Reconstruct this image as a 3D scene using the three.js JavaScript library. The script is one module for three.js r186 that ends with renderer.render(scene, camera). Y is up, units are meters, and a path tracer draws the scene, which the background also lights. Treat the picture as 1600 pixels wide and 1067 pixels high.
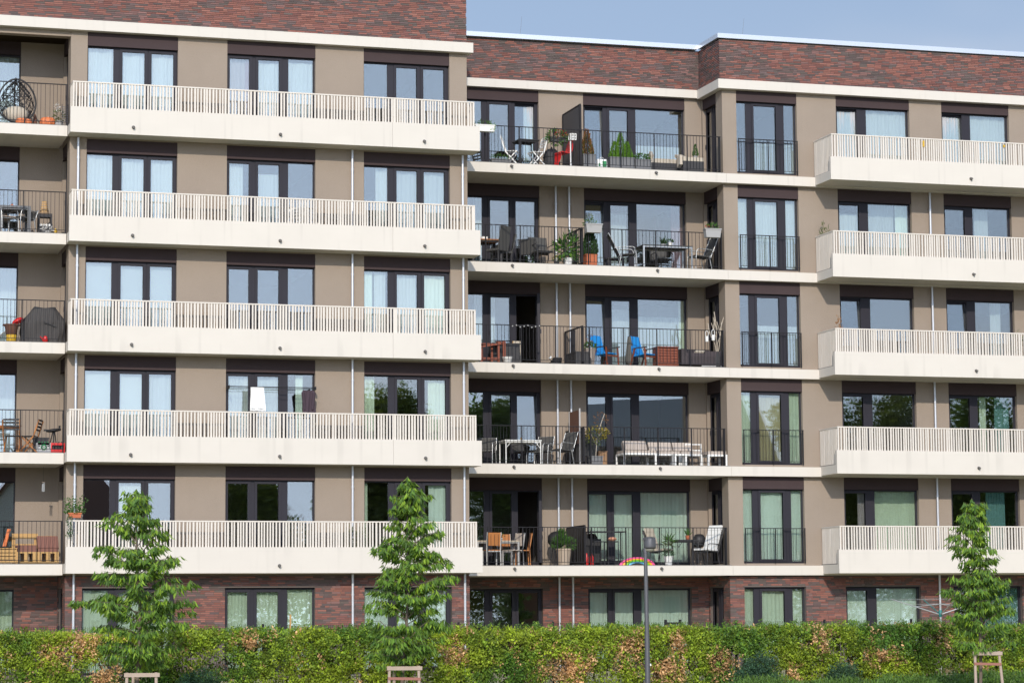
import * as THREE from 'three';
import { mergeGeometries } from 'three/addons/utils/BufferGeometryUtils.js';

// ---------------------------------------------------------------- camera, sky, sun, exposure
const scene = new THREE.Scene();
const camera = new THREE.PerspectiveCamera(15.13, 1.5, 0.5, 900);
camera.position.set(-8.554, 1.481, 69.552);
camera.rotation.set(0.1085, -0.2946, -0.0077, 'YXZ');
scene.add(camera);

const SUN = new THREE.Vector3(-0.29, 0.48, 1).normalize();
const sun = new THREE.DirectionalLight(new THREE.Color(1.0, 0.915, 0.795), 2.95);
sun.position.copy(SUN).multiplyScalar(120).add(new THREE.Vector3(12, 8, 0));
sun.target.position.set(12, 8, 0);
sun.castShadow = true;
sun.shadow.mapSize.set(4096, 4096);
Object.assign(sun.shadow.camera, { left: -45, right: 45, top: 40, bottom: -40, near: 1, far: 320 });
scene.add(sun, sun.target);

function rng(seed) { let a = seed >>> 0; return () => { a = (a + 0x6D2B79F5) >>> 0; let t = a; t = Math.imul(t ^ (t >>> 15), t | 1); t ^= t + Math.imul(t ^ (t >>> 7), t | 61); return ((t ^ (t >>> 14)) >>> 0) / 4294967296; }; }
const lattice = (() => { const r = rng(77), n = new Float32Array(65536); for (let i = 0; i < n.length; i++) n[i] = r(); return n; })();
function vnoise(x, y, px = 256, py = 256) {
  const xi = Math.floor(x), yi = Math.floor(y), fx = x - xi, fy = y - yi;
  const u = fx * fx * (3 - 2 * fx), v = fy * fy * (3 - 2 * fy);
  const g = (a, b) => lattice[((((a % px) + px) % px) & 255) + ((((b % py) + py) % py) & 255) * 256];
  return (g(xi, yi) * (1 - u) + g(xi + 1, yi) * u) * (1 - v) + (g(xi, yi + 1) * (1 - u) + g(xi + 1, yi + 1) * u) * v;
}
function fbm(x, y, o = 4, p = 256) { let s = 0, a = 0.5, f = 1, t = 0; for (let i = 0; i < o; i++) { s += a * vnoise(x * f, y * f, p * f, p * f); t += a; a *= 0.5; f *= 2; } return s / t; }

function makeSky() {
  const W = 1024, H = 512, d = new Float32Array(W * H * 4);
  const sm = (a, b, x) => { const t = Math.min(1, Math.max(0, (x - a) / (b - a))); return t * t * (3 - 2 * t); };
  for (let j = 0; j < H; j++) {
    const el = ((j + 0.5) / H - 0.5) * Math.PI, y = Math.sin(el), c = Math.cos(el);
    for (let i = 0; i < W; i++) {
      const az = ((i + 0.5) / W - 0.5) * 2 * Math.PI, x = c * Math.cos(az), z = c * Math.sin(az);
      const yy = Math.max(y, 0.0), chi = Math.acos(Math.min(1, Math.max(-1, x * SUN.x + yy * SUN.y + z * SUN.z)));
      const grad = 1 + 0.9 * Math.exp(-0.5 / (yy + 0.10));                    // a little paler overhead than a desert sky
      const ind = 1 + 8.5 * (Math.exp(-2.6 * chi) - Math.exp(-2.6 * Math.PI / 2)) + 0.4 * Math.cos(chi) ** 2;   // turbid scattering round the sun
      const hz = Math.exp(-yy * 5.0), wh = Math.min(0.5, Math.exp(-chi * 2.0) * 0.65);
      let r = 0.205 + 0.16 * hz, g = 0.308 + 0.130 * hz, b = 0.480 + 0.06 * hz;
      const l = 0.2126 * r + 0.7152 * g + 0.0722 * b;
      r += (l * 1.06 - r) * wh; g += (l * 1.03 - g) * wh; b += (l * 1.10 - b) * wh;
      const k = ind / grad * 1.04 * SKY_GAIN;
      r *= k; g *= k; b *= k;
      // thin, broken fair-weather cloud, the same kind all round
      const q = 1.0 / (yy + 0.16), cx = x * q, cz = z * q;
      const n = fbm(cx * 2.1 + 40, cz * 2.1 + 11, 5) * 0.75 + fbm(cx * 0.8 + 9, cz * 0.8 + 77, 3) * 0.45;
      const cl = sm(0.60, 0.86, n) * 0.62 * sm(0.02, 0.12, yy);
      const cb = 0.62 * SKY_GAIN * (0.85 + 0.55 * (ind - 1) / 2);
      r += (cb * 1.0 - r) * cl; g += (cb * 1.02 - g) * cl; b += (cb * 1.08 - b) * cl;
      if (y < 0) { const t = sm(0, -0.12, y); r += (0.16 - r) * t; g += (0.17 - g) * t; b += (0.13 - b) * t; }
      d.set([r, g, b, 1], (j * W + i) * 4);
    }
  }
  const t = new THREE.DataTexture(d, W, H, THREE.RGBAFormat, THREE.FloatType);
  t.mapping = THREE.EquirectangularReflectionMapping; t.magFilter = THREE.LinearFilter; t.minFilter = THREE.LinearFilter; t.needsUpdate = true;
  return t;
}
const SKY_GAIN = 1.47;
const sky = makeSky();
scene.background = sky; scene.environment = sky; scene.environmentIntensity = 1;

const renderer = new THREE.WebGLRenderer({ antialias: true });
renderer.setSize(1024, 682);
renderer.toneMapping = THREE.LinearToneMapping;
renderer.toneMappingExposure = 1.0;
renderer.shadowMap.enabled = true;

// ---------------------------------------------------------------- helpers
const used = new Map();
function numbered(name) { const n = used.get(name) || 0; used.set(name, n + 1); return n ? `${name}_${String(n).padStart(3, '0')}` : name; }
function flags(o) { o.castShadow = true; o.receiveShadow = true; return o; }
function mesh(name, geo, mat, parent) { const m = flags(new THREE.Mesh(geo, mat)); m.name = parent ? name : numbered(name); (parent || scene).add(m); return m; }
function thing(name, label, category, p = [0, 0, 0], turn = 0, group) {
  const o = new THREE.Group(); o.name = numbered(name); o.position.set(...p); o.rotation.y = turn;
  o.userData = { label, category }; if (group) o.userData.group = group; scene.add(o); return o;
}
function tag(o, label, category, group) { o.userData = { ...o.userData, label, category }; if (group) o.userData.group = group; return o; }
function copyOf(o, p, turn, label) {
  const c = o.clone(); c.name = numbered(o.name.replace(/_\d{3}$/, '')); c.position.set(...p); c.rotation.y = turn; c.userData = { ...o.userData, label }; scene.add(c); return c;
}
const V = (x, y, z) => new THREE.Vector3(x, y, z);
class MB {
  constructor() { this.g = []; }
  box(x0, x1, y0, y1, z0, z1, m) {
    const g = new THREE.BoxGeometry(x1 - x0, y1 - y0, z1 - z0);
    g.translate((x0 + x1) / 2, (y0 + y1) / 2, (z0 + z1) / 2);
    const P = g.attributes.position, N = g.attributes.normal, U = g.attributes.uv;
    for (let i = 0; i < P.count; i++) {
      const ax = Math.abs(N.getX(i)), ay = Math.abs(N.getY(i));
      if (ax > 0.5) U.setXY(i, P.getZ(i), P.getY(i)); else if (ay > 0.5) U.setXY(i, P.getX(i), P.getZ(i)); else U.setXY(i, P.getX(i), P.getY(i));
    }
    if (m) g.applyMatrix4(m);
    this.g.push(g); return this;
  }
  tube(a, b, r0, r1 = r0, seg = 7) {
    a = V(...a); b = V(...b); const d = b.clone().sub(a), L = d.length();
    const g = new THREE.CylinderGeometry(r1, r0, L, seg, 1);
    g.applyQuaternion(new THREE.Quaternion().setFromUnitVectors(V(0, 1, 0), d.normalize())); g.translate((a.x + b.x) / 2, (a.y + b.y) / 2, (a.z + b.z) / 2);
    this.g.push(g); return this;
  }
  path(pts, r, seg = 6, n = 24, closed = false) {
    this.g.push(new THREE.TubeGeometry(new THREE.CatmullRomCurve3(pts.map(p => V(...p)), closed), n, r, seg, closed)); return this;
  }
  bar(a, b, w, h) {                                     // rectangular bar from a to b, w across, h high
    a = V(...a); b = V(...b); const d = b.clone().sub(a), L = d.length(); d.normalize();
    let up = Math.abs(d.y) > 0.95 ? V(1, 0, 0) : V(0, 1, 0); const s = V().crossVectors(up, d).normalize(); up = V().crossVectors(d, s);
    const g = new THREE.BoxGeometry(w, h, L); g.applyMatrix4(new THREE.Matrix4().makeBasis(s, up, d).setPosition(a.add(b).multiplyScalar(0.5)));
    this.g.push(g); return this;
  }
  lathe(pts, at = [0, 0, 0], seg = 20) { const g = new THREE.LatheGeometry(pts.map(p => new THREE.Vector2(...p)), seg); g.translate(...at); this.g.push(g); return this; }
  add(g) { this.g.push(g); return this; }
  geo() { const l = this.g.map(g => { const h = g.index ? g.toNonIndexed() : g; for (const k of Object.keys(h.attributes)) if (!['position', 'normal', 'uv'].includes(k)) h.deleteAttribute(k); return h; }); return mergeGeometries(l); }
  build(name, mat, parent) { return mesh(name, this.geo(), mat, parent); }
}
const box = (...a) => new MB().box(...a);

// ---------------------------------------------------------------- textures and materials
function dataTex(n, f, srgb = false) {
  const d = new Uint8Array(n * n * 4);
  for (let j = 0; j < n; j++) for (let i = 0; i < n; i++) { const c = f(i / n, j / n); for (let k = 0; k < 3; k++) d[(j * n + i) * 4 + k] = Math.max(0, Math.min(255, 255 * (Array.isArray(c) ? c[k] : c))); d[(j * n + i) * 4 + 3] = 255; }
  const t = new THREE.DataTexture(d, n, n); t.wrapS = t.wrapT = THREE.RepeatWrapping; t.magFilter = THREE.LinearFilter; t.minFilter = THREE.LinearMipmapLinearFilter; t.generateMipmaps = true;
  if (srgb) t.colorSpace = THREE.SRGBColorSpace; t.needsUpdate = true; return t;
}
function rep(t, x, y) { const c = t.clone(); c.repeat.set(x, y); c.needsUpdate = true; return c; }
const tStucco = dataTex(1024, (u, v) => 0.90 + 0.09 * fbm(u * 6, v * 6, 6, 6) - 0.05 * (vnoise(u * 256, v * 256, 256, 256) - 0.3) - 0.05 * Math.max(0, vnoise(u * 90, v * 3, 90, 3) - 0.6) * vnoise(u * 9, v * 4, 9, 4));
const tGrain = dataTex(256, (u, v) => fbm(u * 64, v * 64, 2, 64));
const tStreak = dataTex(512, (u, v) => { const s = Math.max(0, vnoise(u * 48, v * 2, 48, 2) - 0.60) * 0.34 * vnoise(u * 7, v * 3, 7, 3); return 1.0 - s - 0.055 * fbm(u * 6, v * 6, 4, 6); });
const tWood = dataTex(256, (u, v) => 0.74 + 0.26 * fbm(u * 3, v * 40, 3, 3));
const tBrick = dataTex(256, (u, v) => 0.78 + 0.3 * (fbm(u * 24, v * 24, 3, 24) - 0.2));
const C = (r, g, b) => new THREE.Color().setRGB(r, g, b);
const std = (c, rough = 0.85, more = {}) => new THREE.MeshStandardMaterial({ color: C(...c), roughness: rough, ...more });
const dull = (c, rough, more = {}) => new THREE.MeshPhysicalMaterial({ color: C(...c), roughness: rough, specularIntensity: 0.35, ...more });
const M = {
  cream: std([0.640, 0.588, 0.520], 0.75, { map: rep(tStreak, 0.22, 0.4) }),
  creamRail: std([0.65, 0.59, 0.52], 0.6),
  soffit: std([0.42, 0.385, 0.335], 0.9, { map: rep(tStucco, 0.3, 0.3) }),
  stucco: std([0.320, 0.257, 0.202], 0.95, { map: rep(tStucco, 0.28, 0.28), bumpMap: rep(tGrain, 1.6, 1.6), bumpScale: 0.005 }),
  box: dull([0.062, 0.043, 0.044], 0.8, { map: rep(tStucco, 0.6, 0.6) }),
  frame: dull([0.030, 0.028, 0.036], 0.5),
  rail: dull([0.022, 0.021, 0.024], 0.6),
  mortar: std([0.13, 0.105, 0.095], 0.95),
  brick: std([1, 1, 1], 0.88, { map: tBrick }),
  coping: std([0.62, 0.65, 0.70], 0.35, { metalness: 0.55 }),
  spout: std([0.12, 0.11, 0.10], 0.6), zinc: std([0.58, 0.59, 0.62], 0.4, { metalness: 0.45 }),
  room: std([0.24, 0.22, 0.20], 0.95), roomDark: std([0.12, 0.10, 0.085], 0.9), floor: dull([0.11, 0.075, 0.045], 0.8), terrace: std([0.20, 0.185, 0.165], 0.9),
  glass: new THREE.MeshPhysicalMaterial({ color: C(0.91, 0.96, 0.94), roughness: 0.0, metalness: 0, transmission: 1, thickness: 0, ior: 2.33 }),
  white: std([0.78, 0.77, 0.74], 0.55), black: std([0.022, 0.021, 0.022], 0.55), dark: std([0.045, 0.043, 0.045], 0.75), grey: std([0.16, 0.16, 0.165], 0.75), ltgrey: std([0.42, 0.41, 0.40], 0.7),
  alu: std([0.55, 0.55, 0.54], 0.35, { metalness: 0.7 }), sling: std([0.075, 0.072, 0.068], 0.85), beige: std([0.46, 0.39, 0.335], 0.95), sand: std([0.50, 0.43, 0.34], 0.9),
  orangeWood: std([0.46, 0.175, 0.045], 0.65, { map: rep(tWood, 1, 1) }), paleWood: std([0.56, 0.33, 0.12], 0.7, { map: rep(tWood, 1, 1) }), redWood: std([0.26, 0.065, 0.03], 0.6, { map: rep(tWood, 1, 1) }),
  stake: std([0.46, 0.36, 0.29], 0.9, { map: rep(tWood, 2, 2) }), strap: std([0.30, 0.13, 0.10], 0.8),
  terracotta: std([0.46, 0.13, 0.055], 0.8), pumpkin: std([0.72, 0.20, 0.07], 0.6), red: std([0.62, 0.022, 0.022], 0.35), blue: std([0.008, 0.235, 0.62], 0.85), brownCloth: std([0.16, 0.075, 0.05], 0.95), mauve: std([0.22, 0.10, 0.075], 0.95),
  yellow: std([0.55, 0.33, 0.02], 0.6), green: std([0.02, 0.22, 0.07], 0.6), pink: std([0.85, 0.10, 0.30], 0.4), lime: std([0.16, 0.55, 0.03], 0.4), skyblue: std([0.15, 0.42, 0.62], 0.4), amber: std([0.80, 0.42, 0.02], 0.4),
  teal: std([0.02, 0.17, 0.16], 0.5), bark: std([0.16, 0.125, 0.095], 0.95, { map: rep(tWood, 1, 3) }), barkPale: std([0.40, 0.35, 0.29], 0.95),
  lamp: std([0.105, 0.105, 0.115], 0.45, { metalness: 0.3 }),
};
function cloth(c, tr = 0.22) { return new THREE.MeshPhysicalMaterial({ color: C(...c), roughness: 1, transmission: tr, thickness: 0, side: THREE.DoubleSide, ior: 1.2 }); }
const CUR = {
  white: cloth([0.70, 0.71, 0.74], 0.35), sheer: cloth([0.82, 0.84, 0.90], 0.55), green: cloth([0.70, 0.75, 0.60]), pale: cloth([0.80, 0.86, 0.78]), grey: cloth([0.50, 0.50, 0.47]), tan: cloth([0.50, 0.40, 0.25]), lilac: cloth([0.42, 0.34, 0.36]), teal: cloth([0.16, 0.30, 0.30]), rose: cloth([0.34, 0.20, 0.24]),
};
function leafMat(c, tr = 0.4) { return new THREE.MeshPhysicalMaterial({ color: C(...c), roughness: 0.75, transmission: tr, thickness: 0, side: THREE.DoubleSide, ior: 1.35 }); }
const LEAF = { white: leafMat([1, 1, 1], 0.35), green: leafMat([0.07, 0.17, 0.025]), bright: leafMat([0.15, 0.32, 0.022]), dark: leafMat([0.04, 0.10, 0.026]), olive: leafMat([0.13, 0.17, 0.045]), rust: leafMat([0.34, 0.15, 0.04]), yellow: leafMat([0.42, 0.33, 0.04]), red: leafMat([0.5, 0.03, 0.02]), flower: leafMat([0.8, 0.78, 0.74]) };
// ---------------------------------------------------------------- the two apartment buildings
const LV = [2.85, 5.85, 8.85, 11.85, 14.85, 17.85];          // underside of each floor slab, the last is the roof band
const ZA = -0.72, ZL = -2.45, ZB = -5.05, ZC = -3.27;        // wall planes: left block, its loggia, middle loggias, right block
const ZBAND = -3.044, ZLB = -0.50;
const bldA = new THREE.Group(); bldA.name = numbered('apartment_building');
tag(bldA, 'taller left apartment block with brick parapet and long cream balconies', 'building'); scene.add(bldA);
const bldB = new THREE.Group(); bldB.name = numbered('apartment_building');
tag(bldB, 'lower right apartment block with open loggias and brick roof edge', 'building'); scene.add(bldB);
const rb = rng(5);

// opening: a window with frame, panes and curtains. Local axes: x right, y up, z out of the wall
function windowAt(parent, p, turn, w, h, units, curtains = [], name = 'window') {
  const fb = new MB(), panes = [], zb = -0.20, zf = -0.125;
  const glass = units.map(u => ({ ...u, y0: u.t === 'f' ? 0.07 : 0.13, y1: h - (u.t === 'f' ? 0.05 : 0.115) }));
  let x = 0;
  for (const u of glass) { if (u.a > x) fb.box(x, u.a, 0, h, zb, zf); fb.box(u.a, u.b, 0, u.y0 - (u.t === 'f' ? 0 : 0.06), zb, zf - 0.001); fb.box(u.a, u.b, u.y1 + (u.t === 'f' ? 0 : 0.06), h, zb, zf - 0.001); x = u.b; }
  if (x < w) fb.box(x, w, 0, h, zb, zf);
  for (const u of glass) {
    const m = new THREE.Matrix4();
    if (u.t === 'k') m.makeTranslation(0, u.y0 - 0.07, zb).multiply(new THREE.Matrix4().makeRotationX(-0.058)).multiply(new THREE.Matrix4().makeTranslation(0, -(u.y0 - 0.07), -zb));
    if (u.t === 'o') m.makeTranslation(u.b + 0.03, 0, zb).multiply(new THREE.Matrix4().makeRotationY(1.30)).multiply(new THREE.Matrix4().makeTranslation(-(u.b + 0.03), 0, -zb));
    if (u.t !== 'f') {
      const s = 0.075, o = zf + 0.022;
      fb.box(u.a - s, u.a, u.y0 - s, u.y1 + s, zb + 0.01, o, m).box(u.b, u.b + s, u.y0 - s, u.y1 + s, zb + 0.01, o, m);
      fb.box(u.a, u.b, u.y0 - s, u.y0, zb + 0.01, o, m).box(u.a, u.b, u.y1, u.y1 + s, zb + 0.01, o, m);
      fb.box(u.a - 0.055, u.a - 0.025, 1.0, 1.14, o, o + 0.035, m);
    }
    const g = new THREE.PlaneGeometry(u.b - u.a, u.y1 - u.y0); g.rotateY((rb() - 0.5) * 0.008); g.rotateX((rb() - 0.5) * 0.008);
    const g2 = g.clone().rotateY((rb() - 0.5) * 0.004);                 // insulating glass: two panes 16 mm apart
    g.translate((u.a + u.b) / 2, (u.y0 + u.y1) / 2, -0.152); g2.translate((u.a + u.b) / 2, (u.y0 + u.y1) / 2, -0.172); const gg = mergeGeometries([g, g2]); gg.applyMatrix4(m); panes.push(gg);
  }
  const win = fb.build(name, M.frame, parent); win.position.set(...p); win.rotation.y = turn;
  for (const g of panes) mesh('pane', g, M.glass, win);
  for (const c of curtains) mesh('curtain', curtainGeo(c.a * w, c.b * w, c.y0 ?? 0.05, c.y1 ?? h - 0.03, c.n ?? 0.017, c.d ?? -0.27, c.flat), CUR[c.k], win);
  return win;
}
function curtainGeo(x0, x1, y0, y1, amp, z, flat) {
  const n = Math.max(4, Math.round((x1 - x0) / 0.022)), g = new THREE.PlaneGeometry(1, 1, n, 4), P = g.attributes.position, ph = rb() * 9, f1 = 46 + rb() * 22;
  for (let i = 0; i < P.count; i++) {
    const u = P.getX(i) + 0.5, v = P.getY(i) + 0.5, X = x0 + u * (x1 - x0);
    const a = flat ? 0.002 : amp * (0.6 * Math.sin(X * f1 + ph) + 0.7 * Math.sin(X * 17 + ph * 2) + 0.6 * Math.sin(X * 8.5 + ph) + 0.12 * (1 - v) * Math.sin(X * 5 + 3));
    P.setXYZ(i, X, y0 + v * (y1 - y0), z + a);
  }
  g.computeVertexNormals(); return g;
}
// one wall plane with window columns: piers, spandrels, roller-shutter boxes. Local frame as for windows.
function facade(parent, at, turn, x0, x1, cols, y0, y1, levels, mat, t = 0.32, top = 0.40, sill = 0.33) {
  const w = new MB(); let x = x0;
  for (const c of cols) { if (c[0] > x) w.box(x, c[0], y0, y1, -t, 0); x = c[1]; }
  if (x < x1) w.box(x, x1, y0, y1, -t, 0);
  for (const c of cols) for (const L of levels) w.box(c[0], c[1], L - 0.036, L + sill, -t, -0.003);
  const o = w.build('wall', mat, parent); o.position.set(...at); o.rotation.y = turn;
  for (const c of cols) for (const L of levels) {
    const b = new MB().box(c[0] + 0.004, c[1] - 0.004, L + 3 - top, L + 2.962, -0.27, -0.012).box(c[0] + 0.006, c[1] - 0.006, L + 3 - top - 0.012, L + 3 - top, -0.05, -0.008);
    const s = b.build('shutter_box', M.box, parent); s.position.set(...at); s.rotation.y = turn;
  }
}
// window units measured from the left jamb
const U_A1 = [{ a: .035, b: .735, t: 'f' }, { a: .985, b: 1.605, t: 's' }, { a: 1.795, b: 2.415, t: 's' }];
const U_A2 = [{ a: .09, b: .655, t: 's' }, { a: .91, b: 1.515, t: 's' }, { a: 1.775, b: 2.49, t: 'f' }];
const U_A3 = [{ a: .035, b: .725, t: 'f' }, { a: .985, b: 1.595, t: 's' }, { a: 1.79, b: 2.41, t: 's' }];
const U_B1 = [{ a: .035, b: .735, t: 'f' }, { a: .985, b: 1.60, t: 's' }, { a: 1.805, b: 2.435, t: 's' }];
const U_B2 = [{ a: .09, b: .68, t: 's' }, { a: .90, b: 1.51, t: 's' }, { a: 1.77, b: 3.32, t: 'f' }];
const U_C1 = [{ a: .05, b: .36, t: 'f' }, { a: .62, b: 1.36, t: 's' }, { a: 1.63, b: 1.99, t: 'f' }];
const U_C2 = [{ a: .09, b: .76, t: 's' }, { a: 1.08, b: 2.48, t: 'f' }];
const U_C3 = [{ a: .09, b: .77, t: 's' }, { a: 1.06, b: 2.32, t: 'f' }];
const U_L = [{ a: .035, b: 1.40, t: 'f' }, { a: 1.62, b: 2.44, t: 'f' }];
const U_S = [{ a: .10, b: .50, t: 's' }, { a: .70, b: .98, t: 'f' }];
const tilt = (u, ...k) => u.map((e, i) => k.includes(i) ? { ...e, t: 'k' } : e);
const open = (u, k) => u.map((e, i) => i === k ? { ...e, t: 'o' } : e);
const cu = (k, a = 0.01, b = 0.99, more = {}) => ({ k, a, b, ...more });
const COL = { A1: [.54, 3.06], A2: [4.455, 6.99], A3: [8.40, 10.94], B1: [12.46, 15.00], B2: [16.45, 19.82], C1: [20.85, 22.87], C2: [24.20, 26.72], C3: [27.84, 30.21], L: [-3.57, -1.10] };

// stucco wall planes, four window columns of the left block, five of the right
facade(bldA, [0, 0, ZA], 0, 0.08, 11.46, [COL.A1, COL.A2, COL.A3], 2.815, 17.81, LV.slice(0, 5), M.stucco);
facade(bldA, [0, 0, ZL], 0, -7, 0.08, [COL.L], 2.815, 17.81, LV.slice(0, 5), M.stucco);
facade(bldB, [0, 0, ZB], 0, 11.46, 20.70, [COL.B1, COL.B2], 2.815, 17.81, LV.slice(0, 5), M.stucco);
facade(bldB, [0, 0, ZC], 0, 20.38, 33, [COL.C1, COL.C2, COL.C3], 2.815, 17.77, LV.slice(0, 5), M.stucco);
// returns beside the loggias, turned to the left; local x runs towards the viewer
facade(bldA, [0.08, 0, -2.45], -Math.PI / 2, 0, 1.41, [[.08, 1.16]], 2.815, 17.81, LV.slice(0, 5), M.stucco, 0.3);
facade(bldB, [20.38, 0, -5.05], -Math.PI / 2, 0, 1.46, [[.10, 1.26]], 2.815, 17.77, LV.slice(0, 5), M.stucco, 0.3);

const WIN = {   // [units, curtains] per storey, from the first floor (0) to the fifth (4)
  A1: [[U_A1, [cu('grey', .3, .66, { flat: 1 })]], [U_A1, [cu('white', .01, .64, { flat: 1 }), cu('sheer', .66, .99)]], [U_A1, [cu('sheer', .01, .99, { flat: 1 })]], [U_A1, [cu('white')]], [U_A1, [cu('white')]]],
  A2: [[U_A2, []], [U_A2, [cu('sheer', .01, .62), cu('tan', .22, .28), cu('pale', .8, .88)]], [U_A2, []], [U_A2, [cu('white', .01, .2), cu('sheer', .36, .62, { y1: 1.9 })]], [U_A2, [cu('lilac', .01, .22), cu('rose', .22, .3), cu('white', .34, .6, { y1: 2.1 }), cu('white', .68, .99, { y1: 2.15 })]]],
  A3: [[U_A3, [cu('green', .01, .06), cu('pale', .76, .99), cu('teal', .66, .72)]], [U_A3, [cu('green', .01, .14), cu('green', .76, .99)]], [U_A3, [cu('pale', .01, .12), cu('white', .14, .27), cu('white', .38, .62), cu('pale', .7, .99)]], [U_A3, [cu('white', .16, .29), cu('sheer', .38, .99, { y1: 2.2 })]], [U_A3, []]],
  B1: [[open(U_B1, 2), []], [tilt(U_B1, 2), []], [open(U_B1, 2), [cu('white', .2, .3), cu('white', .39, .46)]], [U_B1, [cu('white', .22, .3)]], [tilt(U_B1, 2), [cu('white', .84, .97)]]],
  B2: [[U_B2, [cu('pale', .01, .99, { n: .014 })]], [U_B2, []], [tilt(U_B2, 0), [cu('sheer', .27, .46, { y1: 1.9 }), cu('sheer', .53, .98, { y1: 1.7 }), cu('green', .94, .99)]], [tilt(U_B2, 0), [cu('sheer', .01, .44, { y1: 1.9 }), cu('rose', .88, .99)]], [tilt(U_B2, 0), [cu('sheer', .52, .97, { y1: 1.1 })]]],
  C1: [[U_C1, [cu('pale', .01, .99, { n: .011 })]], [U_C1, [cu('green', .01, .2), cu('tan', .3, .68), cu('green', .78, .99)]], [U_C1, [cu('sheer', .3, .99, { y1: 1.3 })]], [U_C1, [cu('white')]], [U_C1, [cu('sheer', .3, .99, { y1: 1.0 })]]],
  C2: [[U_C2, [cu('lilac', .22, .42), cu('green', .44, .99)]], [U_C2, []], [tilt(U_C2, 0), [cu('white', .3, .4)]], [U_C2, [cu('sheer', .3, .8), cu('pale', .82, .99), cu('white', .04, .3, { y1: 1.9 })]], [tilt(U_C2, 0), [cu('white')]]],
  C3: [[U_C3, [cu('teal', .56, .84)]], [U_C3, [cu('teal', .72, .93), cu('green', .5, .6)]], [tilt(U_C3, 0), [cu('sheer', .7, .85)]], [U_C3, [cu('sheer', .5, .7)]], [tilt(U_C3, 0), [cu('white')]]],
  L: [[U_L, []], [U_L, [cu('sheer', .5, .99)]], [U_L, [cu('sheer', .01, .99)]], [U_L, []], [U_L, [cu('white', .5, .99)]]],
};
const PLANE = { A: [bldA, ZA], L: [bldA, ZL], B: [bldB, ZB], C: [bldB, ZC] };
for (const [c, rows] of Object.entries(WIN)) {
  const [b, z] = PLANE[c[0]], [x0, x1] = COL[c];
  rows.forEach(([u, cs], k) => windowAt(b, [x0, LV[k] + 0.33, z], 0, x1 - x0, 2.27, u, cs));
}
for (let k = 0; k < 5; k++) {
  windowAt(bldA, [0.08, LV[k] + 0.33, -2.45 + 0.08], -Math.PI / 2, 1.08, 2.27, U_S, [cu('tan', .1, .6)]);
  windowAt(bldB, [20.38, LV[k] + 0.33, -5.05 + 0.10], -Math.PI / 2, 1.16, 2.27, U_S, [cu(k < 2 ? 'green' : 'tan', .1, .55)]);
}
// ground floor: brick walls, deep-set windows without shutter boxes
const GWIN = { L: [U_L, [cu('green', .5, .99)]], A1: [U_A1, [cu('green')]], A2: [U_A2, [cu('green')]], A3: [U_A3, [cu('pale')]], B1: [U_B1, []], B2: [U_B2, [cu('pale')]], C1: [U_C1, [cu('green')]], C2: [U_C2, [cu('pale')]], C3: [U_C3, [cu('teal', .5, .99)]] };
for (const [c, [u, cs]] of Object.entries(GWIN)) { const [b, z] = PLANE[c[0]], [x0, x1] = COL[c]; windowAt(b, [x0, 0.12, z - 0.02], 0, x1 - x0, 2.335, u, cs); }

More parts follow.
